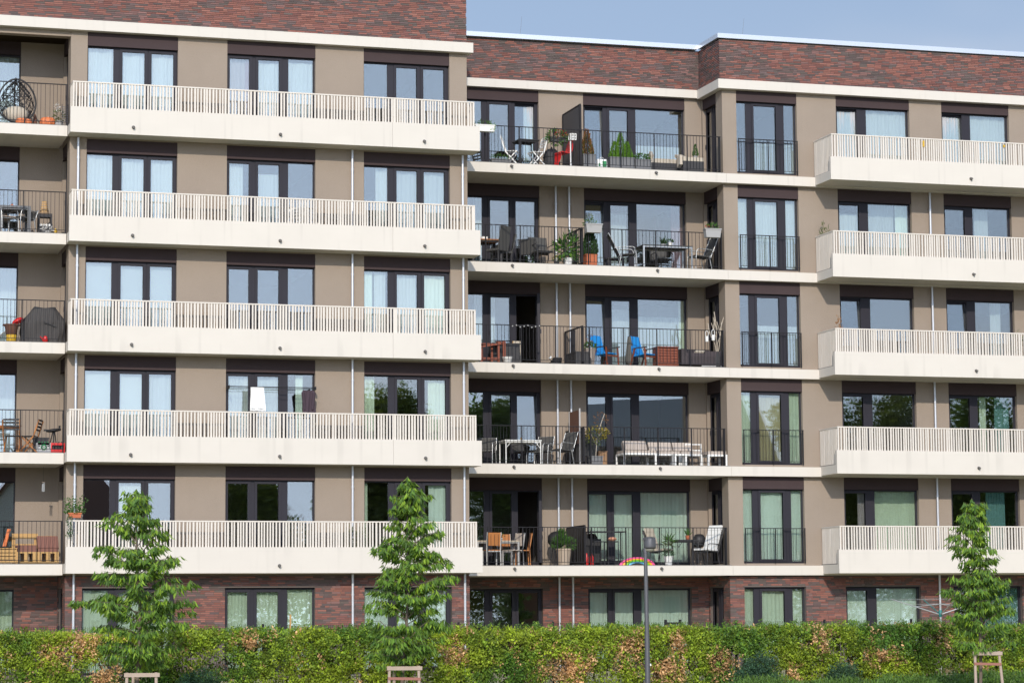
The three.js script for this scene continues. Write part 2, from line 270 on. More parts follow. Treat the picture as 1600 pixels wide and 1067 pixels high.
// bricks: slim long bricks in a wild bond, each with its own face; the nearest are single pieces, the rest one part
const brickUnit = (() => { const g = new THREE.BoxGeometry(1, 1, 1); return g; })();
const TONES = [[.262, .104, .078], [.232, .093, .073], [.290, .124, .094], [.205, .086, .072], [.142, .090, .082], [.118, .085, .079], [.155, .106, .100], [.225, .118, .104], [.126, .096, .084]];
const toneMat = TONES.map(t => std(t, 0.88, { map: tBrick }));
function brickWall(parent, rects, mask, quota = 150) {          // rects: {o: origin, turn, x0, x1, y0, y1, holes}
  const list = [], r = rng(rects.length * 31 + 3), core = new MB();
  for (const w of rects) {
    const m = new THREE.Matrix4().makeRotationY(w.turn || 0).setPosition(...w.o), P = 0.0545;
    let x = w.x0;
    const holes = [...(w.holes || [])].sort((a, b) => a[0] - b[0]);
    const d = 0.014; x += d;
    for (const h of holes) { if (h[0] > x) core.box(x, h[0], w.y0, w.y1, -0.32, -d, m); if (h[3] < w.y1) core.box(h[0], h[1], h[3], w.y1, -0.32, -d, m); if (h[2] > w.y0) core.box(h[0], h[1], w.y0, h[2], -0.32, -d, m); x = h[1]; }
    if (x < w.x1 - d) core.box(x, w.x1 - d, w.y0, w.y1, -0.32, -d, m);
    for (let j = 0; ; j++) {
      const y = w.y0 + 0.004 + j * P; if (y + 0.044 > w.y1) break;
      if (y < (w.vis ?? -9)) continue;
      let spans = [[w.x0, w.x1]];
      for (const h of holes) if (y + 0.05 > h[2] && y < h[3]) spans = spans.flatMap(([a, b]) => [[a, Math.min(b, h[0])], [Math.max(a, h[1]), b]].filter(([p, q]) => q - p > 0.03));
      for (const [a, b] of spans) {
        let p = a - (r() < 0.15 ? 0.02 : r() * 0.2);
        while (p < b - 0.02) {
          const L = r() < 0.22 ? 0.115 : 0.24, q0 = Math.max(a, p), q1 = Math.min(b, p + L);
          if (q1 - q0 > 0.02) {
            const n = fbm((q0 + (w.o[0] || 0)) * 1.25 + 3, y * 3.1 + 8, 3) + (r() - 0.5) * 0.62, k = n > 0.53 ? Math.floor(r() * 4) : 4 + Math.floor(r() * 5), out = (r() - 0.5) * 0.005;
            list.push({ m: m.clone().multiply(new THREE.Matrix4().makeTranslation((q0 + q1) / 2, y + 0.0215, -0.02 + out)).multiply(new THREE.Matrix4().makeScale(q1 - q0, 0.043, 0.04)), k, f: 0.82 + r() * 0.4 });
          }
          p += L + 0.010;
        }
      }
    }
  }
  const wall = core.build('brick_wall', M.mortar, parent);
  const e = new THREE.Vector3(); const seen = (b) => { e.setFromMatrixPosition(b.m); return e; };
  camera.updateMatrixWorld(); camera.aspect = 1.5; camera.updateProjectionMatrix();
  list.forEach(b => { const q = seen(b).clone(), dd = q.distanceTo(camera.position); q.project(camera); b.s = (Math.abs(q.x) < 1 && Math.abs(q.y) < 1 && mask(e.y)) ? dd : 1e9; });
  list.sort((a, b) => a.s - b.s);
  list.slice(0, quota).forEach(b => { const o = mesh('brick', brickUnit, toneMat[b.k], wall); b.m.decompose(o.position, o.quaternion, o.scale); });
  const rest = list.slice(quota), im = flags(new THREE.InstancedMesh(brickUnit, M.brick, rest.length));
  rest.forEach((b, i) => { im.setMatrixAt(i, b.m); im.setColorAt(i, C(...TONES[b.k].map(v => v * b.f))); });
  im.name = 'brick'; im.userData.kind = 'stuff'; wall.add(im);
  return wall;
}
const hole = (c) => [COL[c][0], COL[c][1], 0.12, 2.465];
brickWall(bldA, [
  { o: [0, 0, ZA], x0: 0.08, x1: 11.46, y0: 0, y1: 2.812, vis: 0.9, holes: ['A1', 'A2', 'A3'].map(hole) },
  { o: [0, 0, ZL], x0: -7, x1: 0.09, y0: 0, y1: 2.812, vis: 0.9, holes: [hole('L')] },
  { o: [0.08, 0, -2.45], turn: -Math.PI / 2, x0: 0, x1: 1.725, y0: 0, y1: 2.812, vis: 0.9, holes: [[.08, 1.16, 0.12, 2.465]] },
], () => true);
brickWall(bldA, [{ o: [0, 0, -0.70], x0: -7, x1: 11.455, y0: 18.10, y1: 20.1 }], () => true);
brickWall(bldB, [
  { o: [0, 0, ZB], x0: 11.48, x1: 20.40, y0: 0, y1: 2.812, vis: 0.9, holes: ['B1', 'B2'].map(hole) },
  { o: [0, 0, ZC], x0: 20.38, x1: 33, y0: 0, y1: 2.812, vis: 0.9, holes: ['C1', 'C2', 'C3'].map(hole) },
  { o: [20.38, 0, -5.05], turn: -Math.PI / 2, x0: 0, x1: 1.76, y0: 0, y1: 2.812, vis: 0.9, holes: [[.10, 1.26, 0.12, 2.465]] },
], () => true);
brickWall(bldB, [
  { o: [0, 0, -4.93], x0: 11.47, x1: 20.31, y0: 18.05, y1: 19.32 },
  { o: [20.26, 0, -4.93], turn: -Math.PI / 2, x0: 0, x1: 1.785, y0: 18.05, y1: 19.32 },
  { o: [0, 0, -3.13], x0: 20.26, x1: 33, y0: 18.05, y1: 19.32 },
], () => true);
windowAt(bldA, [0.06, 0.12, -2.37], -Math.PI / 2, 1.08, 2.335, U_S, [cu('green', .1, .6)]);
windowAt(bldB, [20.36, 0.12, -4.95], -Math.PI / 2, 1.16, 2.335, U_S, [cu('grey', .1, .6)]);

// roof bands, parapet copings, roofs
mesh('roof_band', new MB().box(-7, 11.60, 17.815, 18.105, -0.95, -0.50).geo(), M.cream, bldA);
mesh('lintel', box(-7, 0.075, 17.66, 17.811, -1.02, -0.725).geo(), M.stucco, bldA);
mesh('roof_band', new MB().box(11.47, 20.18, 17.80, 18.055, -5.2, -4.87).box(20.18, 33, 17.765, 18.05, -4.868, -3.044).geo(), M.cream, bldB);
mesh('coping', new MB().box(-7.1, 11.53, 20.1, 20.26, -1.1, -0.64).geo(), M.coping, bldA);
mesh('coping', new MB().box(11.47, 20.19, 19.345, 19.49, -5.3, -4.79).box(20.19, 33, 19.345, 19.49, -3.5, -3.06).box(20.19, 20.62, 19.345, 19.49, -4.79, -3.502).geo(), M.coping, bldB);
mesh('roof', box(-7, 11.45, 18.11, 18.3, -12, -1.03).geo(), M.grey, bldA);
mesh('roof', new MB().box(11.47, 20.4, 18.06, 18.2, -12, -5.26).box(20.42, 33, 18.06, 18.2, -12, -3.46).geo(), M.grey, bldB);
for (const [px, z, h, lean] of [[14.552, -5.6, 0.95, 0.10], [21.342, -4.0, 0.95, 0.12]]) mesh('lightning_rod', new MB().tube([px, 19.25, z], [px + lean, 19.3 + h, z], 0.005, 0.003).geo(), M.grey, bldB);

// floor slabs (the visible band is their front edge) with thin joints, ceilings and rooms behind the glass
for (let k = 0; k < 5; k++) {
  const S = LV[k], y0 = S - 0.035, y1 = S + 0.255;
  mesh('floor_slab', new MB().box(-7, -0.02, y0, y1, -2.45, ZLB).geo(), M.cream, bldA);
  mesh('floor_slab', new MB().box(11.468, 20.398, y0, y1, -5.05, ZBAND).geo(), M.cream, bldB);
  mesh('floor_slab', new MB().box(20.404, 33, y0, y1, -3.268, ZBAND).geo(), M.cream, bldB);
  mesh('terrace_floor', new MB().box(-7, -0.03, y1, y1 + 0.02, -2.45, ZLB - 0.02).geo(), M.terrace, bldA);
  mesh('terrace_floor', new MB().box(11.468, 20.37, y1, y1 + 0.02, -5.05, ZBAND - 0.02).geo(), M.terrace, bldB);
}
for (const [b, x0, x1, z0, z1, parts] of [[bldA, -7, 11.4, -2.8, -8, [-.2, 3.75, 7.7]], [bldB, 11.5, 20.6, -5.4, -10, [15.7]], [bldB, 20.7, 33, -3.6, -10, [23.5, 27.3]]]) {
  const f = new MB(), w = new MB(), zs = b === bldA ? -1.06 : z0;
  for (const S of [-0.28, ...LV]) { f.box(x0, x1, S - 0.02, S + 0.25, z1, z0); if (b === bldA) f.box(0.4, x1, S - 0.018, S + 0.248, z0, zs); }
  w.box(x0, x1, 0, 17.8, z1 - 0.2, z1);
  for (const p of parts) w.box(p - 0.06, p + 0.06, 0, 17.8, z1, b === bldA && p > 0 ? zs : z0);
  f.build('storey_floor', M.floor, b); w.build('inner_wall', M.room, b);
}
mesh('end_wall', new MB().box(-7.3, -7, 0, 18.3, -12, -0.5).box(11.16, 11.455, 0, 18.0, -12, -1.05).box(-7, 11.45, 0, 18, -12.3, -12).geo(), M.stucco, bldA);
mesh('end_wall', new MB().box(33, 33.3, 0, 18.3, -12, -3.1).box(11.46, 33, 0, 18, -12.3, -12).geo(), M.stucco, bldB);

// cream balconies with flat-bar railings
const PITCH = [.078, .092, .070, .105, .082, .074, .098, .088];
function bars(mb, x0, x1, y0, y1, z, seed) { const r = rng(seed); let x = x0, i = 0; while (x < x1) { const w = 0.040 + (r() < 0.35 ? 0.010 : 0); mb.box(x - w / 2, x + w / 2, y0, y1, z - 0.035, z + 0.012); x += PITCH[(i++ + Math.floor(r() * 3)) % 8]; } return mb; }
function balcony(parent, x0, x1, S, zf, zw, seed, ends) {
  const b = new MB().box(x0, x1, S, S + 0.27, zw, zf - 0.12); for (const [p, q] of [[x0, x0 + 9.06], [x0 + 9.066, x1]]) b.box(p, q, S, S + 0.71, zf - 0.12, zf);
  const o = b.build('balcony', M.cream, parent), zi = zf - 0.075, R = S + 1.43;
  mesh('floor_panel', box(x0 + 0.05, x1 - 0.05, S + 0.27, S + 0.30, zw, zf - 0.125).geo(), M.terrace, o);
  const h = new MB().box(x0 + 0.06, ends[1] ? x1 - 0.14 : x1, R - 0.035, R, zi - 0.045, zi + 0.022);
  if (ends[0]) h.box(x0 + 0.06, x0 + 0.11, R - 0.036, R - 0.001, zw, zi - 0.046);
  if (ends[1]) h.box(x1 - 0.19, x1 - 0.14, R - 0.036, R - 0.001, zw, zi - 0.046);
  mesh('handrail', h.geo(), M.creamRail, o);
  const q = bars(new MB(), x0 + 0.09, (ends[1] ? x1 - 0.16 : x1), S + 0.69, R - 0.03, zi, seed), rz = rng(seed + 9);
  for (const [on, X] of [[ends[0], x0 + 0.085], [ends[1], x1 - 0.165]]) if (on) for (let z = zw + 0.06; z < zi - 0.05; z += PITCH[Math.floor(rz() * 8)]) q.box(X - 0.02, X + 0.02, S + 0.27, R - 0.03, z - 0.018, z + 0.018);
  q.box(x0 + (x1 - x0) * 0.782, x0 + (x1 - x0) * 0.782 + 0.06, S + 0.69, R - 0.03, zi - 0.04, zi + 0.015).box((ends[1] ? x1 - 0.19 : x1 - 0.05), (ends[1] ? x1 - 0.14 : x1), S + 0.69, R - 0.03, zi - 0.045, zi + 0.015);
  const bal = mesh('baluster', q.geo(), M.creamRail, o); bal.userData.kind = 'stuff';
  return o;
}
const spout = (x, y, z, o) => mesh('drain_spout', new MB().tube([x, y, z - 0.02], [x, y - 0.012, z + 0.10], 0.033, 0.033, 10).tube([x, y, z + 0.002], [x, y, z + 0.012], 0.05, 0.05, 10).geo(), M.spout, o);
for (let k = 0; k < 5; k++) {
  const S = LV[k], a = balcony(bldA, 0, 11.636, S, 0, ZA + 0.003, 100 + k, [1, 1]);
  for (const x of [1.72, 5.83, 9.99]) spout(x, S + 0.20, 0, a);
  const c = balcony(bldB, 23.35, 33, S, -1.84, ZC + 0.003, 200 + k, [1, 0]);
  spout(28.08, S + 0.21, -1.84, c);
}
for (let k = 0; k < 5; k++) for (const x of [13.50, 18.10]) spout(x, LV[k] + 0.17, ZBAND, bldB);

// black loggia railings: thin bars, heavier posts, two rails
function blackRail(parent, x0, x1, y0, y1, z, seed, name = 'loggia_railing', tieW = true) {
  const r = rng(seed), p = new MB().box(x0, x1, y1 - 0.022, y1, z - 0.02, z + 0.02).box(x0, x1, y0 + 0.09, y0 + 0.105, z - 0.008, z + 0.008);
  const posts = Math.max(2, Math.round((x1 - x0) / 1.12));
  for (let i = 0; i <= posts; i++) { const X = x0 + 0.02 + (x1 - x0 - 0.04) * i / posts; p.box(X - 0.012, X + 0.012, y0, y1 - 0.022, z - 0.018, z + 0.018); }
  const o = p.build(name, M.rail, parent), b = new MB();
  for (let x = x0 + 0.09; x < x1 - 0.04; x += 0.092 + r() * 0.035) b.box(x - 0.005, x + 0.005, y0 + 0.10, y1 - 0.022, z - 0.006, z + 0.006);
  const q = mesh('baluster', b.geo(), M.rail, o); q.userData.kind = 'stuff';
  return o;
}
for (let k = 0; k < 5; k++) {
  const S = LV[k];
  blackRail(bldB, 11.62, 20.26, S + 0.27, S + 1.41, -3.15, 300 + k);
  mesh('loggia_railing', new MB().box(20.23, 20.26, S + 0.27, S + 1.41, -3.28, -3.172).geo(), M.rail, bldB);
  blackRail(bldA, -6.9, -0.02, S + 0.27, S + 1.43, -0.60, 330 + k);
  blackRail(bldB, 20.87, 22.86, S + 0.33, S + 1.40, -3.205, 360 + k, 'window_railing');
}
// downpipes with brackets
for (const [b, x, z] of [[bldA, .30, ZA + 0.10], [bldA, 8.04, ZA + 0.10], [bldA, 11.295, ZA + 0.10], [bldB, 15.49, -4.93], [bldB, 15.925, -4.93], [bldB, 27.315, ZC + 0.10]]) {
  const p = new MB().tube([x, 0, z], [x, 14.82, z], 0.036, 0.036, 12);
  for (let k = 0; k < 5; k++) p.tube([x, LV[k] - 0.62, z], [x, LV[k] - 0.56, z], 0.043, 0.043, 12).box(x - 0.012, x + 0.012, LV[k] - 0.60, LV[k] - 0.58, z - 0.10, z);
  mesh('downpipe', p.geo(), M.zinc, b);
}
// ---------------------------------------------------------------- ground
function groundY(x, z) { const s = (a, b, t) => { t = Math.min(1, Math.max(0, (t - a) / (b - a))); return t * t * (3 - 2 * t); }; return -0.03 - 0.75 * s(4, 11, z) - 0.35 * s(11, 18, z) + 1.0 * s(40, 66, z) - 0.3 * s(72, 110, z); }
{
  const n = 90, g = new THREE.PlaneGeometry(700, 700, n, n * 3); g.rotateX(-Math.PI / 2); const P = g.attributes.position, U = g.attributes.uv;
  for (let i = 0; i < P.count; i++) { const z = P.getZ(i), zz = z < -30 || z > 130 ? z : z; P.setY(i, groundY(P.getX(i), zz) + 0.06 * (fbm(P.getX(i) * 0.2 + 60, z * 0.2 + 60, 3) - 0.5)); U.setXY(i, P.getX(i), z); }
  g.computeVertexNormals();
  const t = dataTex(512, (u, v) => { const a = fbm(u * 12, v * 12, 5, 12), b = vnoise(u * 128, v * 128, 128, 128); return [0.50 + 0.16 * a + 0.1 * b, 0.48 + 0.15 * a + 0.1 * b, 0.38 + 0.12 * a + 0.06 * b]; }, true);
  const o = mesh('ground', g, std([1, 1, 1], 1, { map: rep(t, 0.25, 0.25) })); o.userData.kind = 'structure';
}

// ---------------------------------------------------------------- leaves
// one drooping leaf: a folded blade of four facets, tip pointing along dir
function leafInto(out, p, dir, side, L, W, col, fold = 0.25) {
  const n = V().crossVectors(dir, side).normalize();
  const a = p, b = p.clone().addScaledVector(dir, L * 0.45), c = p.clone().addScaledVector(dir, L).addScaledVector(n, -L * 0.08);
  const l = b.clone().addScaledVector(side, W / 2).addScaledVector(n, W * fold), r = b.clone().addScaledVector(side, -W / 2).addScaledVector(n, W * fold);
  const tri = (x, y, z) => { out.p.push(x.x, x.y, x.z, y.x, y.y, y.z, z.x, z.y, z.z); const q = V().crossVectors(y.clone().sub(x), z.clone().sub(x)).normalize(); for (let i = 0; i < 3; i++) { out.n.push(q.x, q.y, q.z); out.c.push(col[0], col[1], col[2]); } };
  tri(a, b, l); tri(l, b, c); tri(a, r, b); tri(b, r, c);
}
const leafGeo = (o) => { const g = new THREE.BufferGeometry(); g.setAttribute('position', new THREE.Float32BufferAttribute(o.p, 3)); g.setAttribute('normal', new THREE.Float32BufferAttribute(o.n, 3)); g.setAttribute('color', new THREE.Float32BufferAttribute(o.c, 3)); return g; };
const parkLeaf = new THREE.MeshPhysicalMaterial({ color: 0xffffff, vertexColors: true, roughness: 0.8, transmission: 0.6, thickness: 0, side: THREE.DoubleSide, ior: 1.3 });
const vleaf = new THREE.MeshPhysicalMaterial({ color: 0xffffff, vertexColors: true, roughness: 0.62, transmission: 0.32, thickness: 0, side: THREE.DoubleSide, ior: 1.4 });

// young street tree: slim leader, tiers of arching branches, long hanging leaves
function youngTree(label, x, z, profile, seed, lean = 0) {
  const r = rng(seed), y0 = groundY(x, z), top = profile[profile.length - 1][0];
  const t = thing('young_tree', label, 'tree', [x, y0, z], 0, 'young staked trees before the hedge');
  const at = (y) => { const k = (y - y0) / (top - y0); return V(lean * k + 0.05 * Math.sin(k * 7 + seed), y - y0, 0.04 * Math.sin(k * 5 + seed * 2)); };
  const wide = (y, s) => { for (let i = 0; i < profile.length - 1; i++) { const [a, la, ra] = profile[i], [b, lb, rb_] = profile[i + 1]; if (y >= a && y <= b) { const u = (y - a) / (b - a); return s < 0 ? la + (lb - la) * u : ra + (rb_ - ra) * u; } } return 0.1; };
  const tr = new MB(), br = new MB(), N = 14;
  for (let i = 0; i < N; i++) { const a = y0 + (top - y0) * i / N, b = y0 + (top - y0) * (i + 1) / N, pa = at(a), pb = at(b); tr.tube([pa.x, pa.y, pa.z], [pb.x, pb.y, pb.z], 0.042 * (1 - i / N) + 0.008, 0.042 * (1 - (i + 1) / N) + 0.008, 8); }
  tr.build('trunk', M.bark, t);
  const out = { p: [], n: [], c: [] }, base = profile[0][0];
  const leafAt = (p, dirOut, k) => {
    const yaw = Math.atan2(dirOut.z, dirOut.x) + (r() - 0.5) * 2.4, droop = 0.6 + r() * 0.9;
    const d = V(Math.cos(yaw) * Math.cos(droop), -Math.sin(droop), Math.sin(yaw) * Math.cos(droop));
    const s = V(-Math.sin(yaw), 0, Math.cos(yaw)).applyAxisAngle(d, (r() - 0.5) * 1.5);
    const L = 0.13 + r() * 0.10, g = 0.75 + r() * 0.55, y = r();
    const col = y < 0.20 + 0.15 * k ? [0.24 * g, 0.375 * g, 0.024 * g] : y < 0.68 ? [0.125 * g, 0.240 * g, 0.022 * g] : [0.075 * g, 0.155 * g, 0.022 * g];
    leafInto(out, p, d, s, L, 0.045 + r() * 0.022, col);
  };
  const spray = (p0, p1, r0, dens, k) => {                            // a twig with leaves on both sides
    br.tube([p0.x, p0.y, p0.z], [p1.x, p1.y, p1.z], r0, r0 * 0.4, 5);
    const d = p1.clone().sub(p0), n = Math.max(3, Math.round(d.length() * dens));
    for (let i = 0; i < n; i++) { const q = p0.clone().addScaledVector(d, (i + r()) / n).add(V((r() - .5) * .07, (r() - .5) * .05, (r() - .5) * .07)); leafAt(q, d.clone().normalize(), k); }
  };
  let y = base + 0.02, az = r() * 6;
  while (y < top - 0.12) {
    az += 2.399 + (r() - 0.5) * 0.7;
    const cx = Math.cos(az), cz = Math.sin(az), W = wide(y, cx) * (0.58 + 0.54 * r()), W3 = Math.max(0.12, W * Math.abs(cx) + Math.min(W, (wide(y, 1) + wide(y, -1)) / 2) * (1 - Math.abs(cx)) * 0.9);
    const k = (y - base) / (top - base), start = at(Math.max(y0 + 0.6, y - 0.28 * W3)), rise = W3 * (0.10 + 0.62 * r());
    let prev = start; const M_ = Math.max(2, Math.round(W3 / 0.16));
    for (let i = 1; i <= M_; i++) {
      const u = i / M_, p = V(start.x + cx * W3 * u, start.y + rise * Math.sin(u * 1.9), start.z + cz * W3 * u).add(V((r() - .5) * .05, (r() - .5) * .05, (r() - .5) * .05));
      br.tube([prev.x, prev.y, prev.z], [p.x, p.y, p.z], 0.011 * (1 - u) + 0.004, 0.011 * (1 - u) + 0.003, 5);
      if (u > 0.2 && r() < 0.86) for (let q = 0; q < 2; q++) {
        const a2 = az + (q ? 1 : -1) * (0.5 + r() * 0.8), l2 = (0.08 + 0.22 * r()) * (u < 0.9 ? 1 : 0.8);
        spray(p, p.clone().add(V(Math.cos(a2) * l2, 0.10 - r() * 0.13, Math.sin(a2) * l2)), 0.004, 50, k);
      }
      if (u > 0.3) for (let q = 0; q < 3; q++) leafAt(p.clone().lerp(prev, r()), V(cx, 0, cz), k);
      prev = p;
    }
    y += 0.018 + 0.036 * r() + (r() < 0.07 ? 0.09 : 0);
  }
  for (let i = 0; i < 60; i++) { const q = at(top - 0.5 * r() ** 1.5); const a = r() * 6.3; leafAt(q, V(Math.cos(a), 0, Math.sin(a)), 1); }
  br.build('branch', M.bark, t);
  const cr = mesh('crown', leafGeo(out), vleaf, t); cr.userData.kind = 'stuff';
  return t;
}
const yp = (py, x = 628) => py;   // heights below are metres
youngTree('young tree with a broad low crown left in front of the hedge', -0.154, 14, [
  [0.62, .55, .55], [0.95, .75, .85], [1.25, .62, 1.15], [1.75, 1.30, 1.05], [2.05, 1.25, 1.35], [2.45, 1.10, 1.05], [2.85, .80, .85], [3.15, 1.00, 1.05], [3.40, .75, .40], [3.72, .40, .42], [3.95, .16, .18], [4.39, .07, .07]], 11, -0.03);
youngTree('young tree with a detached leafy tip, in the middle of the photo', 5.697, 14, [
  [0.55, .55, .6], [0.9, .95, .75], [1.3, .85, 1.0], [1.75, .80, 1.15], [2.15, .85, .9], [2.6, .75, 1.25], [2.95, .85, .72], [3.3, .65, .78], [3.6, .42, .55], [3.85, .16, .25], [4.05, .34, .52], [4.35, .22, .34], [4.72, .06, .06]], 23, 0.19);
youngTree('slender young tree at the right edge in front of the hedge', 19.853, 14, [
  [0.75, .55, .65], [1.1, .72, 1.1], [1.45, .55, .95], [1.85, .75, .7], [2.1, .60, .62], [2.45, .28, .72], [2.8, .25, .55], [3.1, .55, .42], [3.45, .38, .30], [3.8, .26, .34], [4.1, .14, .16], [4.32, .06, .06]], 37, -0.1);

// wooden stake frames round the trunks
function stakeFrame(label, posts, top, low, third) {
  const x = (posts[0][1] + posts[1][1]) / 2, y0 = groundY(x, 14.3), t = thing('tree_stake', label, 'tree stake', [x, y0, 14.3], 0, 'wooden stake frames of the young trees');
  for (const [xb, xt] of posts) new MB().tube([xb - x, -0.1, 0], [xt - x, top - y0, 0], 0.038, 0.034, 10).build('post', M.stake, t);
  if (third) new MB().tube([third - x, -0.1, -0.5], [third - x, top - y0 - 0.03, -0.45], 0.036, 0.034, 10).build('post', M.stake, t);
  const a = posts[0][1] - x - 0.07, b = posts[1][1] - x + 0.07;
  new MB().bar([a, top - y0 - 0.05, 0.04], [b, top - y0 - 0.055, 0.04], 0.03, 0.085).build('crossbar', M.stake, t);
  if (low) new MB().bar([a + 0.03, low - y0, 0.035], [b - 0.03, low - y0 - 0.02, 0.035], 0.02, 0.06).build('strap', M.strap, t);
}
stakeFrame('low wooden stake frame under the left young tree', [[-0.47, -0.43], [0.22, 0.19]], 0.46, 0, -0.23);
stakeFrame('wooden stake frame with a second crossbar under the middle young tree', [[5.30, 5.34], [6.04, 6.00]], 0.53, 0.26, 5.56);
stakeFrame('wooden stake frame with leaning posts and reddish strap, right edge', [[19.575, 19.565], [20.36, 20.19]], 0.70, 0.41, 0);

// ---------------------------------------------------------------- hedge, shrubs, weeds
function clump(seed, n, rad, L, W, up = 0.3) {
  const r = rng(seed), o = { p: [], n: [], c: [] };
  for (let i = 0; i < n; i++) {
    const d = V(r() - .5, r() - .5 + up * 0.4, r() - .5 + 0.25).normalize(), p = V((r() - .5), (r() - .5), (r() - .5)).multiplyScalar(2 * rad);
    const s = V().crossVectors(d, V(r() - .5, r() + .3, r() - .5)).normalize(), g = 0.75 + 0.5 * r();
    leafInto(o, p, d, s, L * (0.7 + 0.6 * r()), W * (0.8 + 0.4 * r()), [g, g, g], 0.18);
  }
  return leafGeo(o);
}
function scatter(name, parent, clumps, spots, mat = vleaf) {
  clumps.forEach((g, k) => {
    const mine = spots.filter((_, i) => i % clumps.length === k), im = flags(new THREE.InstancedMesh(g, mat, mine.length)), m = new THREE.Matrix4(), e = new THREE.Euler();
    mine.forEach((s, i) => { m.makeRotationFromEuler(e.set((s.r1 ?? 0), s.r2 ?? 0, s.r3 ?? 0)).scale(V(s.s, s.s, s.s)).setPosition(s.x, s.y, s.z); im.setMatrixAt(i, m); im.setColorAt(i, C(...s.c)); });
    im.name = name; im.userData.kind = 'stuff'; parent.add(im);
  });
}
{
  const r = rng(91), hedge = thing('hedge', 'long clipped beech hedge with brown dead patches along the gardens', 'hedge', [0, 0, 8]);
  const gs = [1, 2, 3, 4].map(i => clump(i * 7, 15, 0.10, 0.072, 0.042)), spots = [];
  const topAt = (x) => 1.15 + 0.10 * fbm(x * 0.55 + 5, 3.3, 3) + 0.10 * fbm(x * 2.6 + 5, 9.3, 2) - (x < 1 ? 0.04 : 0) - (x > 20 ? 0.07 * Math.min(1, (x - 20) / 3) : 0);
  const dead = [-1.126, 0.8, .55, .30, -0.606, 1.0, .5, .35, -0.075, .3, .5, .35, 3.353, 1.05, .4, .2, 11.311, .3, .9, .55, 13.0, .75, .45, .5, 14.277, .9, .28, .55, 14.009, .2, .5, .5, 8.434, .8, .35, .4, 15.473, .4, .4, .4, 18.202, .9, .25, .35, 19.887, .5, .6, .25, 21.626, .95, .18, .4, 17.477, .15, .25, .3];
  const colour = (x, y, deep) => {
    let q = 0; for (let i = 0; i < dead.length; i += 4) q = Math.max(q, 1.0 - Math.hypot((x - dead[i]) / dead[i + 2] / 1.2, (y - dead[i + 1]) / dead[i + 3] / 1.2) + 0.5 * (fbm(x * 3 + 50, y * 3 + 50, 2) - 0.5));
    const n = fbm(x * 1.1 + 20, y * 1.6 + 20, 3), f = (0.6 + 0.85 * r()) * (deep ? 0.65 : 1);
    if (r() < q * 1.0 + (n < 0.36 ? 0.10 : 0.025)) return [0.64 * f, 0.40 * f, 0.19 * f];
    const yel = Math.max(0, Math.min(1, (fbm(x * 0.5 + 3, y * 0.9 + 30, 3) - 0.32) * 3.2 + (r() - 0.5) * 0.8));
    return [(0.090 + 0.235 * yel) * f, (0.200 + 0.215 * yel) * f, (0.020 + 0.006 * yel) * f];
  };
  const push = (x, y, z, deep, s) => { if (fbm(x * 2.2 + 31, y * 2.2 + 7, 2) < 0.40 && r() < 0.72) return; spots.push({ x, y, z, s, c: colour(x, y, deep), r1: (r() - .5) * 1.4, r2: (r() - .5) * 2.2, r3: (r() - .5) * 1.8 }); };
  for (let i = 0; i < 13500; i++) { const x = -6 + 35 * r(), T = topAt(x), y = -0.55 + (T + 0.55) * Math.pow(r(), 0.85); push(x, y, 0.30 + 0.28 * (fbm(x * 0.9 + 2, y * 1.4 + 2, 3) - 0.4) * 2 + (r() - .5) * 0.24, false, 0.75 + 0.5 * r()); }
  for (let i = 0; i < 5200; i++) { const x = -6 + 35 * r(), T = topAt(x); push(x, T - 0.06 + (r() - .5) * 0.16 + (r() < 0.05 ? 0.12 * r() : 0), 0.35 - 0.95 * r(), false, 0.7 + 0.5 * r()); }
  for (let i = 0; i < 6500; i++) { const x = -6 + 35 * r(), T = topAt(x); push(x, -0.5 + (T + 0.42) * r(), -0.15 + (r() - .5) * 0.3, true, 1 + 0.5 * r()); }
  for (let i = 0; i < 420; i++) { const x = -6 + 35 * r(); spots.push({ x, y: topAt(x) + 0.05 + 0.11 * r(), z: (r() - .5) * 0.6, s: 0.5 + 0.3 * r(), c: [0.11, 0.21, 0.02], r1: r(), r2: r() * 3, r3: r() }); }
  scatter('foliage', hedge, gs, spots);
  const st = new MB(); for (let x = -5.9; x < 29; x += 0.22 + r() * 0.12) st.tube([x, -0.8, (r() - .5) * 0.3], [x + (r() - .5) * 0.2, topAt(x) - 0.25, (r() - .5) * 0.4], 0.014, 0.006, 5);
  const sm = st.build('stem', M.bark, hedge); sm.userData.kind = 'stuff';
}
function roundShrub(label, x, y, z, rx, ry, seed, col, n = 420, L = 0.06) {
  const r = rng(seed), t = thing('shrub', label, 'shrub', [x, groundY(x, z), z]), spots = [], b = groundY(x, z);
  for (let i = 0; i < n; i++) { const a = r() * 6.28, e = Math.asin(2 * r() - 1), q = Math.pow(r(), 0.3) * (0.82 + 0.36 * fbm(a * 1.4 + seed, e * 2 + 9, 2)), f = 0.6 + 0.8 * r(); spots.push({ x: Math.cos(a) * Math.cos(e) * rx * q, y: Math.max(0.03, (y - b) - ry + Math.sin(e) * ry * q), z: Math.sin(a) * Math.cos(e) * rx * 0.6 * q, s: 0.8 + 0.6 * r(), c: col.map(v => v * f), r1: r() * 3, r2: r() * 6, r3: r() * 3 }); }
  new MB().tube([0, -0.1, 0], [0.02, (y - b) * 0.6, 0], 0.025, 0.01).build('stem', M.bark, t);
  scatter('foliage', t, [clump(seed, 14, 0.09, L, 0.022), clump(seed + 1, 14, 0.09, L, 0.022)], spots); return t;
}
roundShrub('dark bluish green shrub right of the street lamp before the hedge', 15.977, 0.62, 9.6, 0.62, 0.75, 301, [0.034, 0.090, 0.040], 620);
roundShrub('low dark green shrub before the hedge, right of the left tree', 1.961, 0.42, 9.6, 0.55, 0.55, 302, [0.038, 0.098, 0.034], 480);
